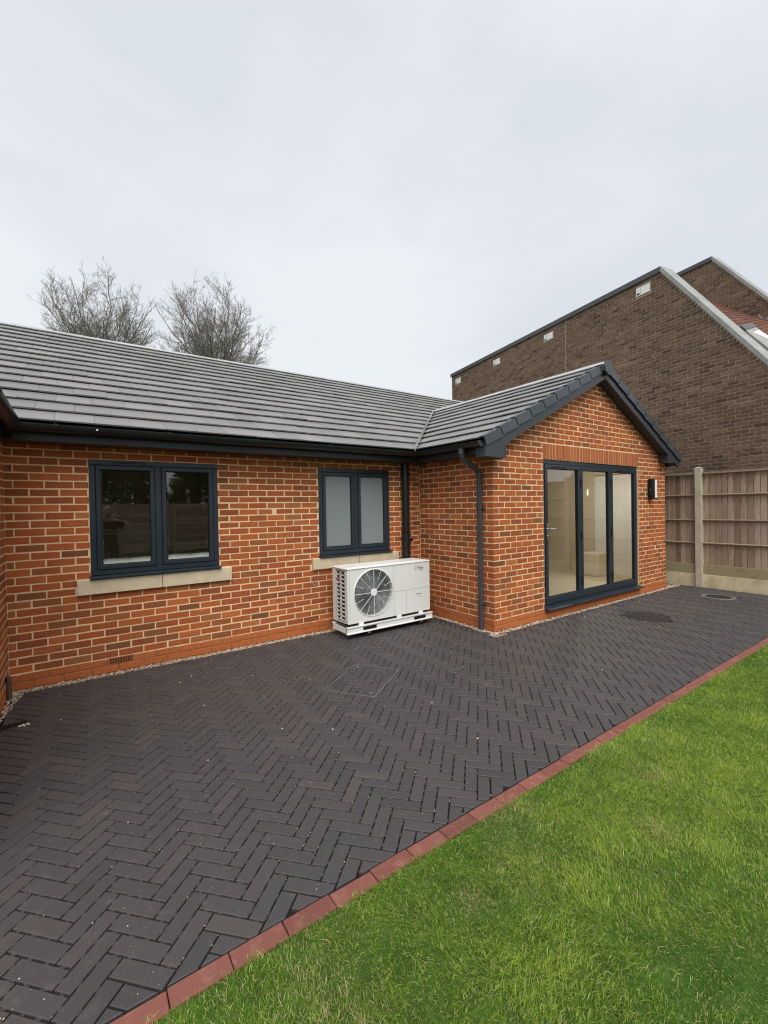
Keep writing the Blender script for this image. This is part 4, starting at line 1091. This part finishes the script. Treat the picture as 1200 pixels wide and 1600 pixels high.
# ------------------------------------------------------------------ lawn
def blades(n, xr, yr, hmin, hmax, wd, accept=None):
    x = RNG.uniform(*xr, n); y = RNG.uniform(*yr, n)
    return x, y
def lowfreq(x, y, seed, sc):
    r = np.random.default_rng(seed); v = 0
    for k in range(7):
        a = r.uniform(0, 6.28); f = sc*(.6+.45*k); v = v+np.sin((x*math.cos(a)+y*math.sin(a))*f+r.uniform(0, 6.28))/(1+.35*k)
    return v/2.2
def grass():
    XS, YS, HS, WS = [], [], [], []
    # density falls with distance from the camera
    for (x0, x1, y0, y1, dens, h, wd) in ((-4.6, -1.0, -3.6, -2.172, 40000, .036, .0018), (-1.0, 1.2, -3.8, -2.172, 26000, .036, .0022), (1.2, 5.3, -4.2, -2.176, 11000, .036, .0028),
                                          (-6.5, -4.6, -5, -2.176, 5000, .036, .003), (-4.6, 1.2, -5.2, -3.6, 7000, .036, .003), (1.2, 5.3, -7, -4.2, 3000, .036, .004), (-8, 5.3, -11.8, -5.2, 350, .05, .012)):
        n = int((x1-x0)*(y1-y0)*dens); XS.append(RNG.uniform(x0, x1, n)); YS.append(RNG.uniform(y0, y1, n)); HS.append(np.full(n, h)); WS.append(np.full(n, wd))
    x, y, h, wd = map(np.concatenate, (XS, YS, HS, WS)); n = len(x)
    # tufts: pull blades toward clump centres, let the edge straggle over the kerb
    y = y+np.where(RNG.random(n) < .004, .02, 0)*0
    t1, t2, t3 = lowfreq(x, y, 1, 3.0), lowfreq(x, y, 2, 8.5), lowfreq(x, y, 3, 26)
    h = h*.70*(.95+.10*t1+.16*t2+.2*t3+RNG.normal(0, .18, n)).clip(.5, 1.9)
    edge = (y > -2.25); h = h*np.where(edge, 1.12, 1)
    ang = RNG.uniform(0, 6.283, n)*.75+lowfreq(x, y, 9, 5)*1.8+1.0; lean = RNG.gamma(2.2, .26, n).clip(0, 1.5)+.12
    dx, dy = np.cos(ang), np.sin(ang); px, py = -dy, dx
    fa = RNG.uniform(0, 6.283, n); px, py = np.cos(fa), np.sin(fa)
    z0 = -.014
    w = wd*RNG.uniform(.7, 1.35, n)
    def ring(t, wf, zf): 
        off = lean*h*t**1.7
        return np.stack([x+dx*off, y+dy*off, z0+h*zf*np.ones(n)], 1), w*wf
    V = np.zeros((n, 5, 3), np.float32); s_up = 1/np.sqrt(1+.55*lean**2)
    P0, a0 = ring(0, 1, 0); P1, a1 = ring(.5, .9, .55); P1[:, 2] = z0+h*.58*s_up; P2, _ = ring(1, 0, 1); P2[:, 2] = z0+h*s_up*(1-.22*lean.clip(0, 1))
    side = np.stack([px, py, np.zeros(n)], 1)
    V[:, 0] = P0-side*a0[:, None]/2; V[:, 1] = P0+side*a0[:, None]/2; V[:, 2] = P1+side*a1[:, None]/2; V[:, 3] = P1-side*a1[:, None]/2; V[:, 4] = P2
    F = np.array([(0, 1, 2), (0, 2, 3), (3, 2, 4)])
    me = np_mesh('grass', V.reshape(-1, 3), (F[None]+np.arange(n)[:, None, None]*5).reshape(-1, 3), 'grass')
    # each blade's own colour: greens, yellow-greens and dead straw, in drifts
    u = RNG.random(n); g1 = np.array([.095, .235, .022]); g2 = np.array([.42, .56, .070]); g3 = np.array([.55, .63, .22]); st_ = np.array([.62, .52, .26])
    k = (.44+.26*t1+.26*t2+.14*t3+RNG.normal(0, .30, n)).clip(0, 1)[:, None]
    c = g1*(1-k)+g2*k; m3 = (u > .88)[:, None]; c = np.where(m3, g3, c)
    dry = .07+.36*(lowfreq(x, y, 5, 4.2)-.35).clip(0, 1)+.75*np.exp(-((x+3.02)**2+(y+2.47)**2)/.0035)+.5*np.exp(-((x+2.0)**2+(y+2.75)**2)/.006)+.4*np.exp(-((x+1.55)**2+(y+2.50)**2)/.010)
    c = np.where((RNG.random(n) < dry)[:, None], st_*RNG.uniform(.6, 1.1, (n, 1)), c)
    c = (c*RNG.uniform(.8, 1.2, (n, 1))).astype(np.float32)
    at = me.color_attributes.new('tint', 'FLOAT_COLOR', 'POINT'); C = np.ones((n, 5, 4), np.float32); C[:, :, :3] = c[:, None, :]; at.data.foreach_set('color', C.ravel())
    return link('grass', me, None, None, 'stuff')
gobj = grass()

# ------------------------------------------------------------------ timber fence on the right
FXX = 5.35
def fence(name, label, y0, y1, x, posts, group=None, boards=True):
    t = thing(name, label, 'fence', (x, y0, 0)); 
    for i in range(len(posts)-1):
        a, b = posts[i]+.058, posts[i+1]-.058; n = max(1, round((b-a)/.092)); p = (b-a)/n
        for k in range(n):
            ya = a+k*p; m_ = MB(); j = RNG.normal(0, 1, 4); ov = -.009
            m_.add([(.044+j[0]*.002, ya-y0-ov, 0), (.062, ya-y0-ov, 0), (.074, ya+p-y0, 0), (.068+j[0]*.001, ya+p-y0, 0)]+[(.044+j[0]*.002, ya-y0-ov, 1.72+j[1]*.004), (.062, ya-y0-ov, 1.72+j[1]*.004), (.074, ya+p-y0, 1.72), (.068, ya+p-y0, 1.72)],
                   [(0, 3, 2, 1), (4, 5, 6, 7), (0, 1, 5, 4), (1, 2, 6, 5), (2, 3, 7, 6), (3, 0, 4, 7)])
            o = m_.build('board', 'board', t, loc=(j[2]*.003-.006*(k % 2), 0, .418+j[3]*.002))
        for zz in (1.735, 1.262, .828):
            m_ = MB(); m_.prism([(.038, 0, zz-.034), (-.004, 0, zz-.010), (-.008, 0, zz+.004), (.038, 0, zz+.016)], (0, a-y0-.02, 0), (0, b-y0+.02, 0)); m_.build('rail', 'rail', t)
        m_ = MB(); m_.prism([(-.018, 0, 2.128), (.075, 0, 2.118), (.075, 0, 2.150), (-.018, 0, 2.166)], (0, a-y0-.004, 0), (0, b-y0+.004, 0)); m_.build('capping', 'rail', t)
        m_ = MB(); m_.box(.008, .036, a-y0-.01, b-y0+.01, .243, .425, .003); m_.build('timber_board', 'green_board', t)
        m_ = MB(); m_.box(.004, .050, a-y0-.01, b-y0+.01, -.05, .240, .004); m_.build('gravel_board', 'gravel_board', t)
    for p in posts:
        m_ = MB(); m_.box(-.042, .068, p-y0-.057, p-y0+.057, -.05, 2.235, .008)
        m_.prism([(-.040, p-y0-.055, 2.235), (.066, p-y0-.055, 2.235), (.066, p-y0+.055, 2.235), (-.040, p-y0+.055, 2.235)], (0, 0, 0), (0, 0, .012)); 
        m_.add([(-.040, p-y0-.055, 2.247), (.066, p-y0-.055, 2.247), (.066, p-y0+.055, 2.247), (-.040, p-y0+.055, 2.247), (.013, p-y0, 2.268)], [(0, 1, 4), (1, 2, 4), (2, 3, 4), (3, 0, 4)])
        m_.build('post', 'concrete', t)
    return t
fence('timber_fence', 'weathered featheredge timber fence with concrete posts beside the brick gable', -6.20, 2.0, FXX, [-6.14, -4.20, -2.27, -.365, 1.56])
# garden fence behind the photographer
gf = thing('garden_fence', 'brown horizontal slat fence along the far end of the lawn, seen in the window', 'fence', (-14, -11.9, 0))
for k in range(11):
    x0 = k*1.83
    m_ = MB(); m_.box(x0-.05, x0+.05, -.05, .05, -.1, 1.92, .006); m_.build('post', 'board', gf)
    if k < 10:
        for s_ in range(11):
            m_ = MB(); m_.box(x0+.05, x0+1.78, -.012, .012, .08+s_*.165, .225+s_*.165); m_.build('slat', 'board', gf)

# ------------------------------------------------------------------ neighbour's building
HDG = R(10.9); NP0 = np.array([6.46, -.06, 0]); ND = np.array([math.sin(HDG), math.cos(HDG), 0]); NN = np.array([math.cos(HDG), -math.sin(HDG), 0])
nb = thing('brown_brick_building', 'tall dark brown brick building with sloping parapet behind the timber fence', 'building', (0, 0, 0))
def npnt(s, n, z): p = NP0+ND*s+NN*n; return (p[0], p[1], z)
AP_S, AP_Z, SLP = .86, 6.84, 1.364
sT = lambda z: AP_S-(AP_Z-z)/SLP      # near edge of the wall at height z (gable slope)
m_ = MB(); S_END = 9.42
S_LOW = -3.6; Z_LOW = AP_Z-(AP_S-S_LOW)*SLP
m_.prism([npnt(S_LOW, 0, -.1), npnt(S_END, 0, -.1), npnt(S_END, 0, AP_Z), npnt(AP_S, 0, AP_Z), npnt(S_LOW, 0, max(Z_LOW, .8))], (0, 0, 0), tuple(NN*.28)); nwall = m_.build('wall', 'brown_mortar', nb)
VENTS = [(1.27, 6.60), (4.23, 6.57), (6.61, 6.55), (8.97, 6.53)]
NBP = Pieces(); rows = []
# wall coordinate u runs opposite to s so that the outward normal points at the garden
G2 = .075
for r in range(92):
    za = r*G2+.006; zb_ = za+.063
    if zb_ > AP_Z: break
    lo = max(sT(zb_)+.02, S_LOW+.05); hi = S_END-.01
    if zb_ < 1.6: continue
    for bk_ in bond(-hi, -lo, r*G2, G2, 1, .03+(.1125 if r % 2 else 0)+RNG.normal(0, .012), [(-v[0]-.19, -v[0]+.19, v[1]-.11, v[1]+.11) for v in VENTS]+[(-3.605, -3.585, 0, 9)], gap=.011): rows.append(bk_)
brick_wall(NBP, nwall, tuple(NP0), math.atan2(-ND[1], -ND[0]), rows, 'brown_brick', proud=.005)
NBP.emit('brick', 300)
m_ = MB(); m_.prism([npnt(3.585, -.002, 1.5), npnt(3.605, -.002, 1.5), npnt(3.605, -.002, AP_Z-.1), npnt(3.585, -.002, AP_Z-.1)], (0, 0, 0), tuple(NN*.01)); m_.build('movement_joint', 'brown_mortar', nb)
for (s0, z0) in VENTS:
    m_ = MB(); m_.prism([npnt(s0-.165, -.016, z0-.095), npnt(s0+.165, -.016, z0-.095), npnt(s0+.165, -.016, z0+.095), npnt(s0-.165, -.016, z0+.095)], (0, 0, 0), tuple(NN*.03)); vo = m_.build('wall_vent', 'white_trim', nb)
    m_ = MB(); m_.prism([npnt(s0+.085, -.018, z0-.075), npnt(s0+.145, -.018, z0-.075), npnt(s0+.145, -.018, z0-.03), npnt(s0+.085, -.018, z0-.03)], (0, 0, 0), tuple(NN*.004)); m_.build('vent_opening', 'black', vo)
    m_ = MB(); m_.prism([npnt(s0+.062, -.0175, z0-.095), npnt(s0+.068, -.0175, z0-.095), npnt(s0+.068, -.0175, z0+.095), npnt(s0+.062, -.0175, z0+.095)], (0, 0, 0), tuple(NN*.003)); m_.build('vent_joint', 'flashing', vo)
m_ = MB(); m_.prism([npnt(AP_S-.02, -.045, AP_Z-.03), npnt(S_END+.04, -.045, AP_Z-.03), npnt(S_END+.04, -.045, AP_Z+.09), npnt(AP_S-.03, -.045, AP_Z+.09)], (0, 0, 0), tuple(NN*.40)); m_.build('flashing', 'flashing', nb)
Lc = .62; ds, dz = -1/math.hypot(1, SLP), -SLP/math.hypot(1, SLP); k = 0
while k*Lc < 6.0:
    a, b_ = k*Lc+.004, (k+1)*Lc-.004; m_ = MB()
    f_ = lambda t, up: (AP_S-.02+ds*t-dz*up*0+(-dz)*up*0, AP_Z+dz*t+up)
    pa, pb, pc, pd = f_(a, -.02), f_(b_, -.02), f_(b_, .10), f_(a, .10)
    m_.prism([npnt(pa[0], -.05, pa[1]), npnt(pb[0], -.05, pb[1]), npnt(pc[0], -.05, pc[1]), npnt(pd[0], -.05, pd[1])], (0, 0, 0), tuple(NN*.42)); m_.build('coping_stone', 'coping', nb); k += 1
# tiled roof behind the parapet, up to the taller wall
def roof_pt(a, b, up=0):
    """a: 0 at the parapet..1 at the taller wall; b: 0 top..1 bottom"""
    p0 = np.array(npnt(AP_S-.05, .33, AP_Z-.12)); p1 = np.array(npnt(-2.6, .33, AP_Z-.12-(AP_S+2.55)*SLP)); q0 = np.array(npnt(2.62, 5.0, 7.76)); q1 = np.array(npnt(-1.6, 5.0, 4.45))
    return tuple((p0*(1-b)+p1*b)*(1-a)+(q0*(1-b)+q1*b)*a+np.array([0, 0, up]))
m_ = MB(); NR, NC = 46, 24
for r in range(NR):
    b0, b1 = r/NR, (r+1.15)/NR
    for c in range(NC):
        a0, a1 = (c+.5*(r % 2))/NC+.001, (c+1+.5*(r % 2))/NC-.001
        if a0 > .999: continue
        a1 = min(a1, 1)
        m_.add([roof_pt(a0, b0, .01), roof_pt(a1, b0, .01), roof_pt(a1, b1, .045), roof_pt(a0, b1, .045), roof_pt(a0, b1, -.02), roof_pt(a1, b1, -.02)], [(0, 1, 2, 3), (3, 2, 5, 4)])
nroof = bpy.data.objects.new('tiled_roof', None); COL.objects.link(nroof); nroof.parent = nb
m_.build('roof_tile', 'clay_tile', nroof, kind='stuff')
def roof_quad(a0, a1, b0, b1, u0, u1, name, mat):
    m = MB(); P = [roof_pt(a, b, u0) for a, b in ((a0, b0), (a1, b0), (a1, b1), (a0, b1))]; Q = [roof_pt(a, b, u1) for a, b in ((a0, b0), (a1, b0), (a1, b1), (a0, b1))]
    m.add(P+Q, [(0, 3, 2, 1), (4, 5, 6, 7), (0, 1, 5, 4), (1, 2, 6, 5), (2, 3, 7, 6), (3, 0, 4, 7)]); return m.build(name, mat, nroof)
roof_quad(.10, .33, .40, .80, .02, .13, 'roof_light', 'coping'); roof_quad(.125, .305, .42, .78, .13, .137, 'roof_light_pane', 'white_trim')
roof_quad(.09, .34, .375, .40, .02, .16, 'roof_light_hood', 'flashing')
tw_ = thing('brown_brick_wall', 'taller dark brown brick gable wall rising behind the red tiled roof', 'building', (0, 0, 0))
A2S, A2Z = 2.56, 9.04; m_ = MB(); s2 = -2.2
m_.prism([npnt(s2, 5.0, -.1), npnt(9.2, 5.0, -.1), npnt(9.2, 5.0, A2Z), npnt(A2S, 5.0, A2Z), npnt(s2, 5.0, A2Z-(A2S-s2)*1.32)], (0, 0, 0), tuple(NN*.3)); w2_ = m_.build('wall', 'brown_mortar', tw_)
rows = []; NB2 = Pieces()
for r in range(60, 125):
    za = r*G2+.006; zb_ = za+.063
    if zb_ > A2Z: break
    lo = max(A2S-(A2Z-zb_)/1.32+.02, s2); hi = 6.0
    rows += bond(-hi, -lo, r*G2, G2, 1, .05+(.1125 if r % 2 else 0)+RNG.normal(0, .012), gap=.011)
brick_wall(NB2, w2_, npnt(0, 5.0, 0), math.atan2(-ND[1], -ND[0]), rows, 'brown_brick', proud=.005)
NB2.emit('brick', 300)
m_ = MB(); m_.prism([npnt(A2S-.02, 4.955, A2Z-.03), npnt(9.2, 4.955, A2Z-.03), npnt(9.2, 4.955, A2Z+.09), npnt(A2S-.03, 4.955, A2Z+.09)], (0, 0, 0), tuple(NN*.40)); m_.build('flashing', 'flashing', tw_)
k = 0; d2 = math.hypot(1, 1.32)
while k*.7 < 6:
    a, b_ = k*.7+.004, (k+1)*.7-.004; m_ = MB(); f2 = lambda t, up: (A2S-.02-t/d2, A2Z-1.32*t/d2+up)
    pa, pb, pc, pd = f2(a, -.02), f2(b_, -.02), f2(b_, .10), f2(a, .10)
    m_.prism([npnt(pa[0], 4.95, pa[1]), npnt(pb[0], 4.95, pb[1]), npnt(pc[0], 4.95, pc[1]), npnt(pd[0], 4.95, pd[1])], (0, 0, 0), tuple(NN*.42)); m_.build('coping_stone', 'coping', tw_); k += 1
m_ = MB()
for k in range(9):      # stepped lead flashing
    a = 1.0; p = np.array(roof_pt(1, .30+k*.045, .02)); m_.prism([tuple(p+np.array([0, 0, 0])-NN*.012), tuple(np.array(roof_pt(1, .345+k*.045, .02))-NN*.012), tuple(p+np.array([0, 0, .11])-NN*.012)], (0, 0, 0), tuple(NN*.008))
m_.build('step_flashing', 'coping', tw_)

# ------------------------------------------------------------------ bare trees behind the roof
def bare_tree(loc, h, w, seed, label, forks=6, trunk=.30, lo=.30, group='bare trees behind the roof'):
    """stems fan out from a low fork and reach for points on a dome; each stem sheds side branches that do the same"""
    rd = random.Random(seed); t = thing('bare_tree', label, 'tree', loc, 0, group)
    tk = MB(); br = MB()
    C = Vector((0, 0, h*lo)); H = h-h*lo
    def crown_r(v):     # how far the crown reaches in direction v
        e = max(-.2, v.z); return 1/math.sqrt((v.x**2+v.y**2)/(w*w)+(max(e, 0.0)**2)/(H*H)+1e-6)
    def bend(p, q, r0, r1, n, wob, droop):
        pts = []; d = (q-p); L = d.length; s1 = Vector((rd.gauss(0, 1), rd.gauss(0, 1), rd.gauss(0, .6)))*L*wob
        for i in range(n+1):
            u = i/n; x = p.lerp(q, u)+s1*math.sin(u*math.pi)+Vector((0, 0, -droop*L*math.sin(u*math.pi)))
            if 0 < i < n: x += Vector((rd.gauss(0, 1), rd.gauss(0, 1), rd.gauss(0, 1)))*L*.016
            pts.append(x)
        return pts
    def limb(p, q, r, lvl):
        n = (7, 6, 4, 3, 2)[lvl]; r1 = max(r*.22, .004); pts = bend(p, q, r, r1, n, (.05, .06, .07, .08, .08)[lvl], (.10, .06, .04, .02, 0)[lvl])
        br.tube(pts, [r+(r1-r)*(i/n)**.8 for i in range(n+1)], (7, 5, 4, 3, 3)[lvl], caps=False)
        if lvl >= 4: return
        L = (q-p).length; kids = max(2, round((16, 12, 8, 5)[lvl]*min(1.0, L/(5.0, 2.2, 1.0, .5)[lvl])))
        for k in range(kids):
            u = .12+.87*rd.random()**(.75 if lvl < 2 else 1); i = min(n-1, int(u*n)); b = pts[i].lerp(pts[i+1], u*n-i); d = (pts[i+1]-pts[i]).normalized()
            sd = Vector((rd.gauss(0, 1), rd.gauss(0, 1), rd.gauss(.25, .6))); sd = (sd-d*sd.dot(d)).normalized(); a = rd.uniform(.40, .95)
            nd = d*math.cos(a)+sd*math.sin(a); nd.z += .12; nd.normalize(); ln = L*(1.05-u*.60)*rd.uniform(.30, .60)
            e = b+nd*ln; v = e-C; lim_ = crown_r(v.normalized())*rd.uniform(.96, 1.06)
            if v.length > lim_: e = b+nd*ln*rd.uniform(.2, .6)
            if (e-b).length > .12: limb(b, e, max((r+(r1-r)*u)*rd.uniform(.45, .65), .006), lvl+1)
    tk.tube([(0, 0, -.1), (.05, .08, h*lo*.5), (0, 0, h*lo)], [trunk, trunk*.82, trunk*.72], 12)
    for k in range(forks):
        az = 2*math.pi*(k+rd.uniform(-.3, .3))/forks; el = math.radians(rd.uniform(28, 74)) if k else math.radians(86)
        v = Vector((math.cos(az)*math.cos(el), math.sin(az)*math.cos(el), math.sin(el))); rr = crown_r(v)*rd.uniform(.74, .90)
        limb(C-Vector((0, 0, rd.uniform(0, H*.06))), C+v*rr, trunk*rd.uniform(.36, .52), 0)
    tk.build('trunk', 'bark', t); br.build('crown', 'bark', t)
    return t
bare_tree((-2.55, 31.7, 0), 18.9, 4.7, 5, 'larger bare winter tree left of the pair, rising behind the tiled roof', forks=24, lo=.60, trunk=.16)
bare_tree((3.85, 27.4, 0), 17.5, 5.2, 12, 'bare winter tree right of the pair, with an open rounded crown behind the roof', forks=24, lo=.60, trunk=.16)
bare_tree((-9.0, 33.0, 0), 13.4, 3.2, 31, 'distant small bare tree just showing over the roof at the left edge', forks=6, trunk=.13, lo=.66)
bare_tree((.5, 30.0, 0), 14.0, 2.2, 44, 'small slender bare tree between the two larger bare trees', forks=6, trunk=.13, lo=.66)
nest = MB(); nest.lathe((.0, 0, -.18), (0, 0, 1), [(.08, 0), (.26, .08), (.34, .22), (.30, .34), (.18, .38), (.10, .28)], 11)
for k in range(70):
    a_ = random.uniform(0, 6.28); z_ = random.uniform(-.15, .2); d_ = a_+random.uniform(1.2, 2.2); nest.tube([(.27*math.cos(a_), .27*math.sin(a_), z_), (.40*math.cos(a_+.5), .40*math.sin(a_+.5), z_+random.uniform(-.1, .12))], .012, 3)
tag(nest.build('bird_nest', 'bark', None, loc=(.3, 29.8, 10.9)), 'dark twiggy bird nest high in the small bare tree behind the roof', 'nest')

# ------------------------------------------------------------------ evergreens behind the photographer (mirrored in the window)
def evergreen(loc, h, r, seed, label):
    rg_ = np.random.default_rng(seed); t = thing('evergreen_tree', label, 'tree', loc, 0, 'evergreens at the end of the garden')
    m = MB(); m.tube([(0, 0, -.1), (0, 0, h*.8)], [.16, .04], 8); m.build('trunk', 'bark', t)
    n = 9000; u = rg_.random(n)**.7; th = rg_.uniform(0, 6.283, n); z = h*(.08+.92*u); rr = r*np.sqrt((1-u*.92).clip(0.02, 1))*(.55+.45*rg_.random(n))*(1+.25*np.sin(th*5+z*3))
    c = np.stack([rr*np.cos(th), rr*np.sin(th), z], 1); s = rg_.uniform(.05, .11, n)
    a = rg_.normal(0, 1, (n, 3)); a /= np.linalg.norm(a, axis=1)[:, None]; b = np.cross(a, rg_.normal(0, 1, (n, 3))); b /= np.linalg.norm(b, axis=1)[:, None]
    V = np.stack([c-a*s[:, None], c+b*s[:, None]*.55, c+a*s[:, None], c-b*s[:, None]*.55], 1)
    me = np_mesh('crown', V.reshape(-1, 3), np.arange(n*4).reshape(-1, 4), 'leaf'); link('crown', me, t)
for i, (x, y, h, r) in enumerate(((-11.6, -13.6, 4.8, 1.7), (-8.6, -14.2, 6.0, 2.0), (-5.6, -13.8, 6.2, 2.1), (-2.7, -14.3, 5.6, 2.0), (.2, -14.0, 5.2, 1.9), (2.9, -14.6, 5.8, 2.0))):
    evergreen((x, y, 0), h*.70, r, 60+i, ('squat broad', 'tall wide', 'tallest and widest', 'slim middle', 'low rounded', 'narrow high')[i]+' dark evergreen behind the slat fence at the end of the lawn')

# ------------------------------------------------------------------ the photographer, mirrored in the left window
def skin_mesh(name, pts, edges, rad, mat, parent, sub=2):
    me = bpy.data.meshes.new(name); me.from_pydata(pts, edges, []); me.update(); o = link(name, me, parent)
    o.modifiers.new('skin', 'SKIN'); sv = me.skin_vertices[0].data
    for i, r_ in enumerate(rad):
        r_ = r_ if isinstance(r_, tuple) else (r_, r_); sv[i].radius = r_; sv[i].use_root = (i == 0)
    ss = o.modifiers.new('subsurf', 'SUBSURF'); ss.levels = sub; ss.render_levels = sub
    me.materials.append(mat); return o
def cloth_mat():
    t = NT('dark_striped_clothes'); tcx = t.n('ShaderNodeTexCoord'); sx = t.n('ShaderNodeSeparateXYZ'); t.l(tcx.outputs['Object'], sx.inputs[0]); z = sx.outputs[2]
    c = t.ramp(t.mapr(z, 0, 1.6), [(0, (.03, .025, .02)), (.055, (.035, .04, .055)), (.58, (.018, .02, .026)), (.735, (.55, .55, .55)), (.748, (.018, .02, .026)), (.775, (.55, .55, .55)), (.785, (.018, .02, .026)), (.895, (.42, .26, .19))], 'CONSTANT')
    c = t.mix(t.mapr(sx.outputs[0], .27, .275), c, (.50, .50, .50))
    t.bsdf(c, .85, .2, t.noise(t.pos(), 200, 3), .3, .002); return t.m
skin_m = simple('skin', (.48, .29, .21), .5, .35, .08, 30); hair_m = simple('grey_hair', (.33, .31, .28), .7, .3, .2, 60)
man = thing('person', 'person in a dark striped top holding up a phone, mirrored in the left window', 'person', (-3.77, -3.95, -.02))
bp = [(0, 0, .96), (0, .0, 1.10), (0, .0, 1.27), (0, -.01, 1.40), (0, .0, 1.47), (0, .015, 1.535),
      (-.17, -.01, 1.41), (-.235, -.01, 1.37), (-.36, -.03, 1.16), (-.44, .03, 1.30), (-.505, .06, 1.43),
      (.17, -.01, 1.41), (.235, -.01, 1.36), (.405, .02, 1.19), (.33, .10, 1.34), (.245, .16, 1.455),
      (-.10, 0, .90), (-.115, .01, .50), (-.12, -.02, .11), (-.125, .02, .045), (-.13, .14, .035),
      (.10, 0, .90), (.115, .01, .50), (.12, -.02, .11), (.125, .02, .045), (.13, .14, .035)]
be = [(0, 1), (1, 2), (2, 3), (3, 4), (4, 5), (3, 6), (6, 7), (7, 8), (8, 9), (9, 10), (3, 11), (11, 12), (12, 13), (13, 14), (14, 15), (0, 16), (16, 17), (17, 18), (18, 19), (19, 20), (0, 21), (21, 22), (22, 23), (23, 24), (24, 25)]
brd = [(.175, .125), (.165, .12), (.185, .13), (.15, .10), .062, .056, .085, .075, .055, .046, .034, .085, .075, .056, .048, .035, (.10, .10), .066, .048, .05, .04, (.10, .10), .066, .048, .05, .04]
skin_mesh('body', bp, be, brd, cloth_mat(), man)
hm = MB(); HC = Vector((0, .035, 1.625)); nu, nv = 28, 20; vs = []
for j in range(nv+1):
    ph = math.pi*j/nv; 
    for i in range(nu):
        th = 2*math.pi*i/nu; x, y, z = math.sin(ph)*math.cos(th), math.sin(ph)*math.sin(th), math.cos(ph)
        wx = .076*(1-.22*max(0, -z)**1.5); wy = .098*(1-.12*max(0, -z)); q = Vector((x*wx, y*wy, z*.120))
        fx, fy = q.x, q.z       # face detail on the front (+y)
        if y > 0:
            g_ = lambda cx, cz, sx, sz: math.exp(-((fx-cx)/sx)**2-((fy-cz)/sz)**2)
            q.y += .024*g_(0, -.022, .011, .020)+.012*g_(0, .000, .008, .022)-.010*(g_(-.030, .008, .016, .011)+g_(.030, .008, .016, .011))+.006*(g_(-.030, .028, .022, .007)+g_(.030, .028, .022, .007))
            q.y += .007*g_(0, -.060, .022, .006)+.006*g_(0, -.074, .018, .006)-.004*g_(0, -.067, .024, .003)+.010*g_(0, -.100, .022, .014)
        vs.append(tuple(q+HC))
hm.add(vs, [(j*nu+i, (j+1)*nu+i, (j+1)*nu+(i+1) % nu, j*nu+(i+1) % nu) for j in range(nv) for i in range(nu)])
hd_ = hm.build('head', skin_m, man, True)
for sx in (-1, 1):
    e = MB(); e.lathe(tuple(HC+Vector((sx*.030, .073, .008))), (0, 1, 0), [(.003, -.008), (.011, -.004), (.012, .002), (.007, .008), (.002, .010)], 12); e.build('eye', simple('eye_white', (.7, .68, .65), .25), hd_, True)
    e = MB(); e.lathe(tuple(HC+Vector((sx*.030, .0815, .008))), (0, 1, 0), [(.005, 0), (.004, .002)], 10); e.build('pupil', 'black', hd_, True)
    e = MB(); e.lathe(tuple(HC+Vector((sx*.074, -.004, -.004))), (sx*.8, -.35, 0), [(.006, -.004), (.026, .004), (.030, .012), (.020, .014)], 12); e.build('ear', skin_m, hd_, True)
mo = MB(); mo.tube([HC+Vector((-.022, .084, -.066)), HC+Vector((0, .096, -.066)), HC+Vector((.022, .084, -.066))], [.002, .004, .002], 6); mo.build('mouth', simple('lips', (.35, .15, .12), .5), hd_, True)
hr = MB(); vs = []; fs = []; nj = 9
for j in range(nj):
    ph = R(8+j*11)
    for i in range(nu):
        th = 2*math.pi*i/nu; y = math.sin(th); cut = 1.0 if y < .35 else .62
        p_ = ph*cut; vs.append(tuple(HC+Vector((math.sin(p_)*math.cos(th)*.082, math.sin(p_)*y*.103, math.cos(p_)*.125+.002))))
fs = [(j*nu+i, (j+1)*nu+i, (j+1)*nu+(i+1) % nu, j*nu+(i+1) % nu) for j in range(nj-1) for i in range(nu)]+[tuple(range(nu))[::-1]]
hr.add(vs, fs); hr.build('hair', hair_m, hd_, True)
def hand(wrist, up, palm_n, side, curl, name='hand'):
    """up: wrist to knuckles, palm_n: the way the palm faces, side: towards the thumb"""
    W, u, pn, sd_ = Vector(wrist), Vector(up).normalized(), Vector(palm_n).normalized(), Vector(side).normalized()
    P = [tuple(W-u*.02), tuple(W+u*.035), tuple(W+u*.075)]; E = [(0, 1), (1, 2)]; Rr = [(.026, .022), (.034, .018), (.036, .015)]
    for k, (o_, L) in enumerate(((.029, .070), (.010, .078), (-.010, .073), (-.028, .058))):
        b0 = W+u*.080+sd_*o_; d_ = u.copy(); prev = 1 if False else 2; q = b0
        P.append(tuple(q)); Rr.append(.0095); E.append((2, len(P)-1))
        for s_ in range(3):
            a_ = curl*(.5+.55*s_); d_ = (u*math.cos(a_)+pn*math.sin(a_)); q = q+d_*L*(.46, .30, .24)[s_]; P.append(tuple(q)); Rr.append(.0090-.0010*s_); E.append((len(P)-2, len(P)-1))
    q = W+u*.018+sd_*.030; P.append(tuple(q)); Rr.append(.013); E.append((1, len(P)-1))
    for s_, (a_, L) in enumerate(((.75, .038), (.45, .030))):
        q = q+(u*math.cos(a_)+sd_*math.sin(a_)*.8+pn*.45).normalized()*L; P.append(tuple(q)); Rr.append(.0105-.001*s_); E.append((len(P)-2, len(P)-1))
    return skin_mesh(name, P, E, Rr, skin_m, man, 2)
hand((-.515, .065, 1.450), (-.05, .10, 1), (-.10, 1, -.05), (1, .05, 0), 1.0)
hand((.235, .165, 1.470), (-.55, .25, .80), (-.75, .2, -.5), (-.2, .95, -.1), .85)
ph_ = tag(link('phone', MB().box(-.036, .036, -.004, .004, -.075, .075, .004).mesh('phone', 'black')), 'dark phone held up in the photographer\'s left hand', 'phone')
ph_.location = (-4.275, -3.815, 1.575); ph_.rotation_euler = (0, 0, -CAM['yaw'])
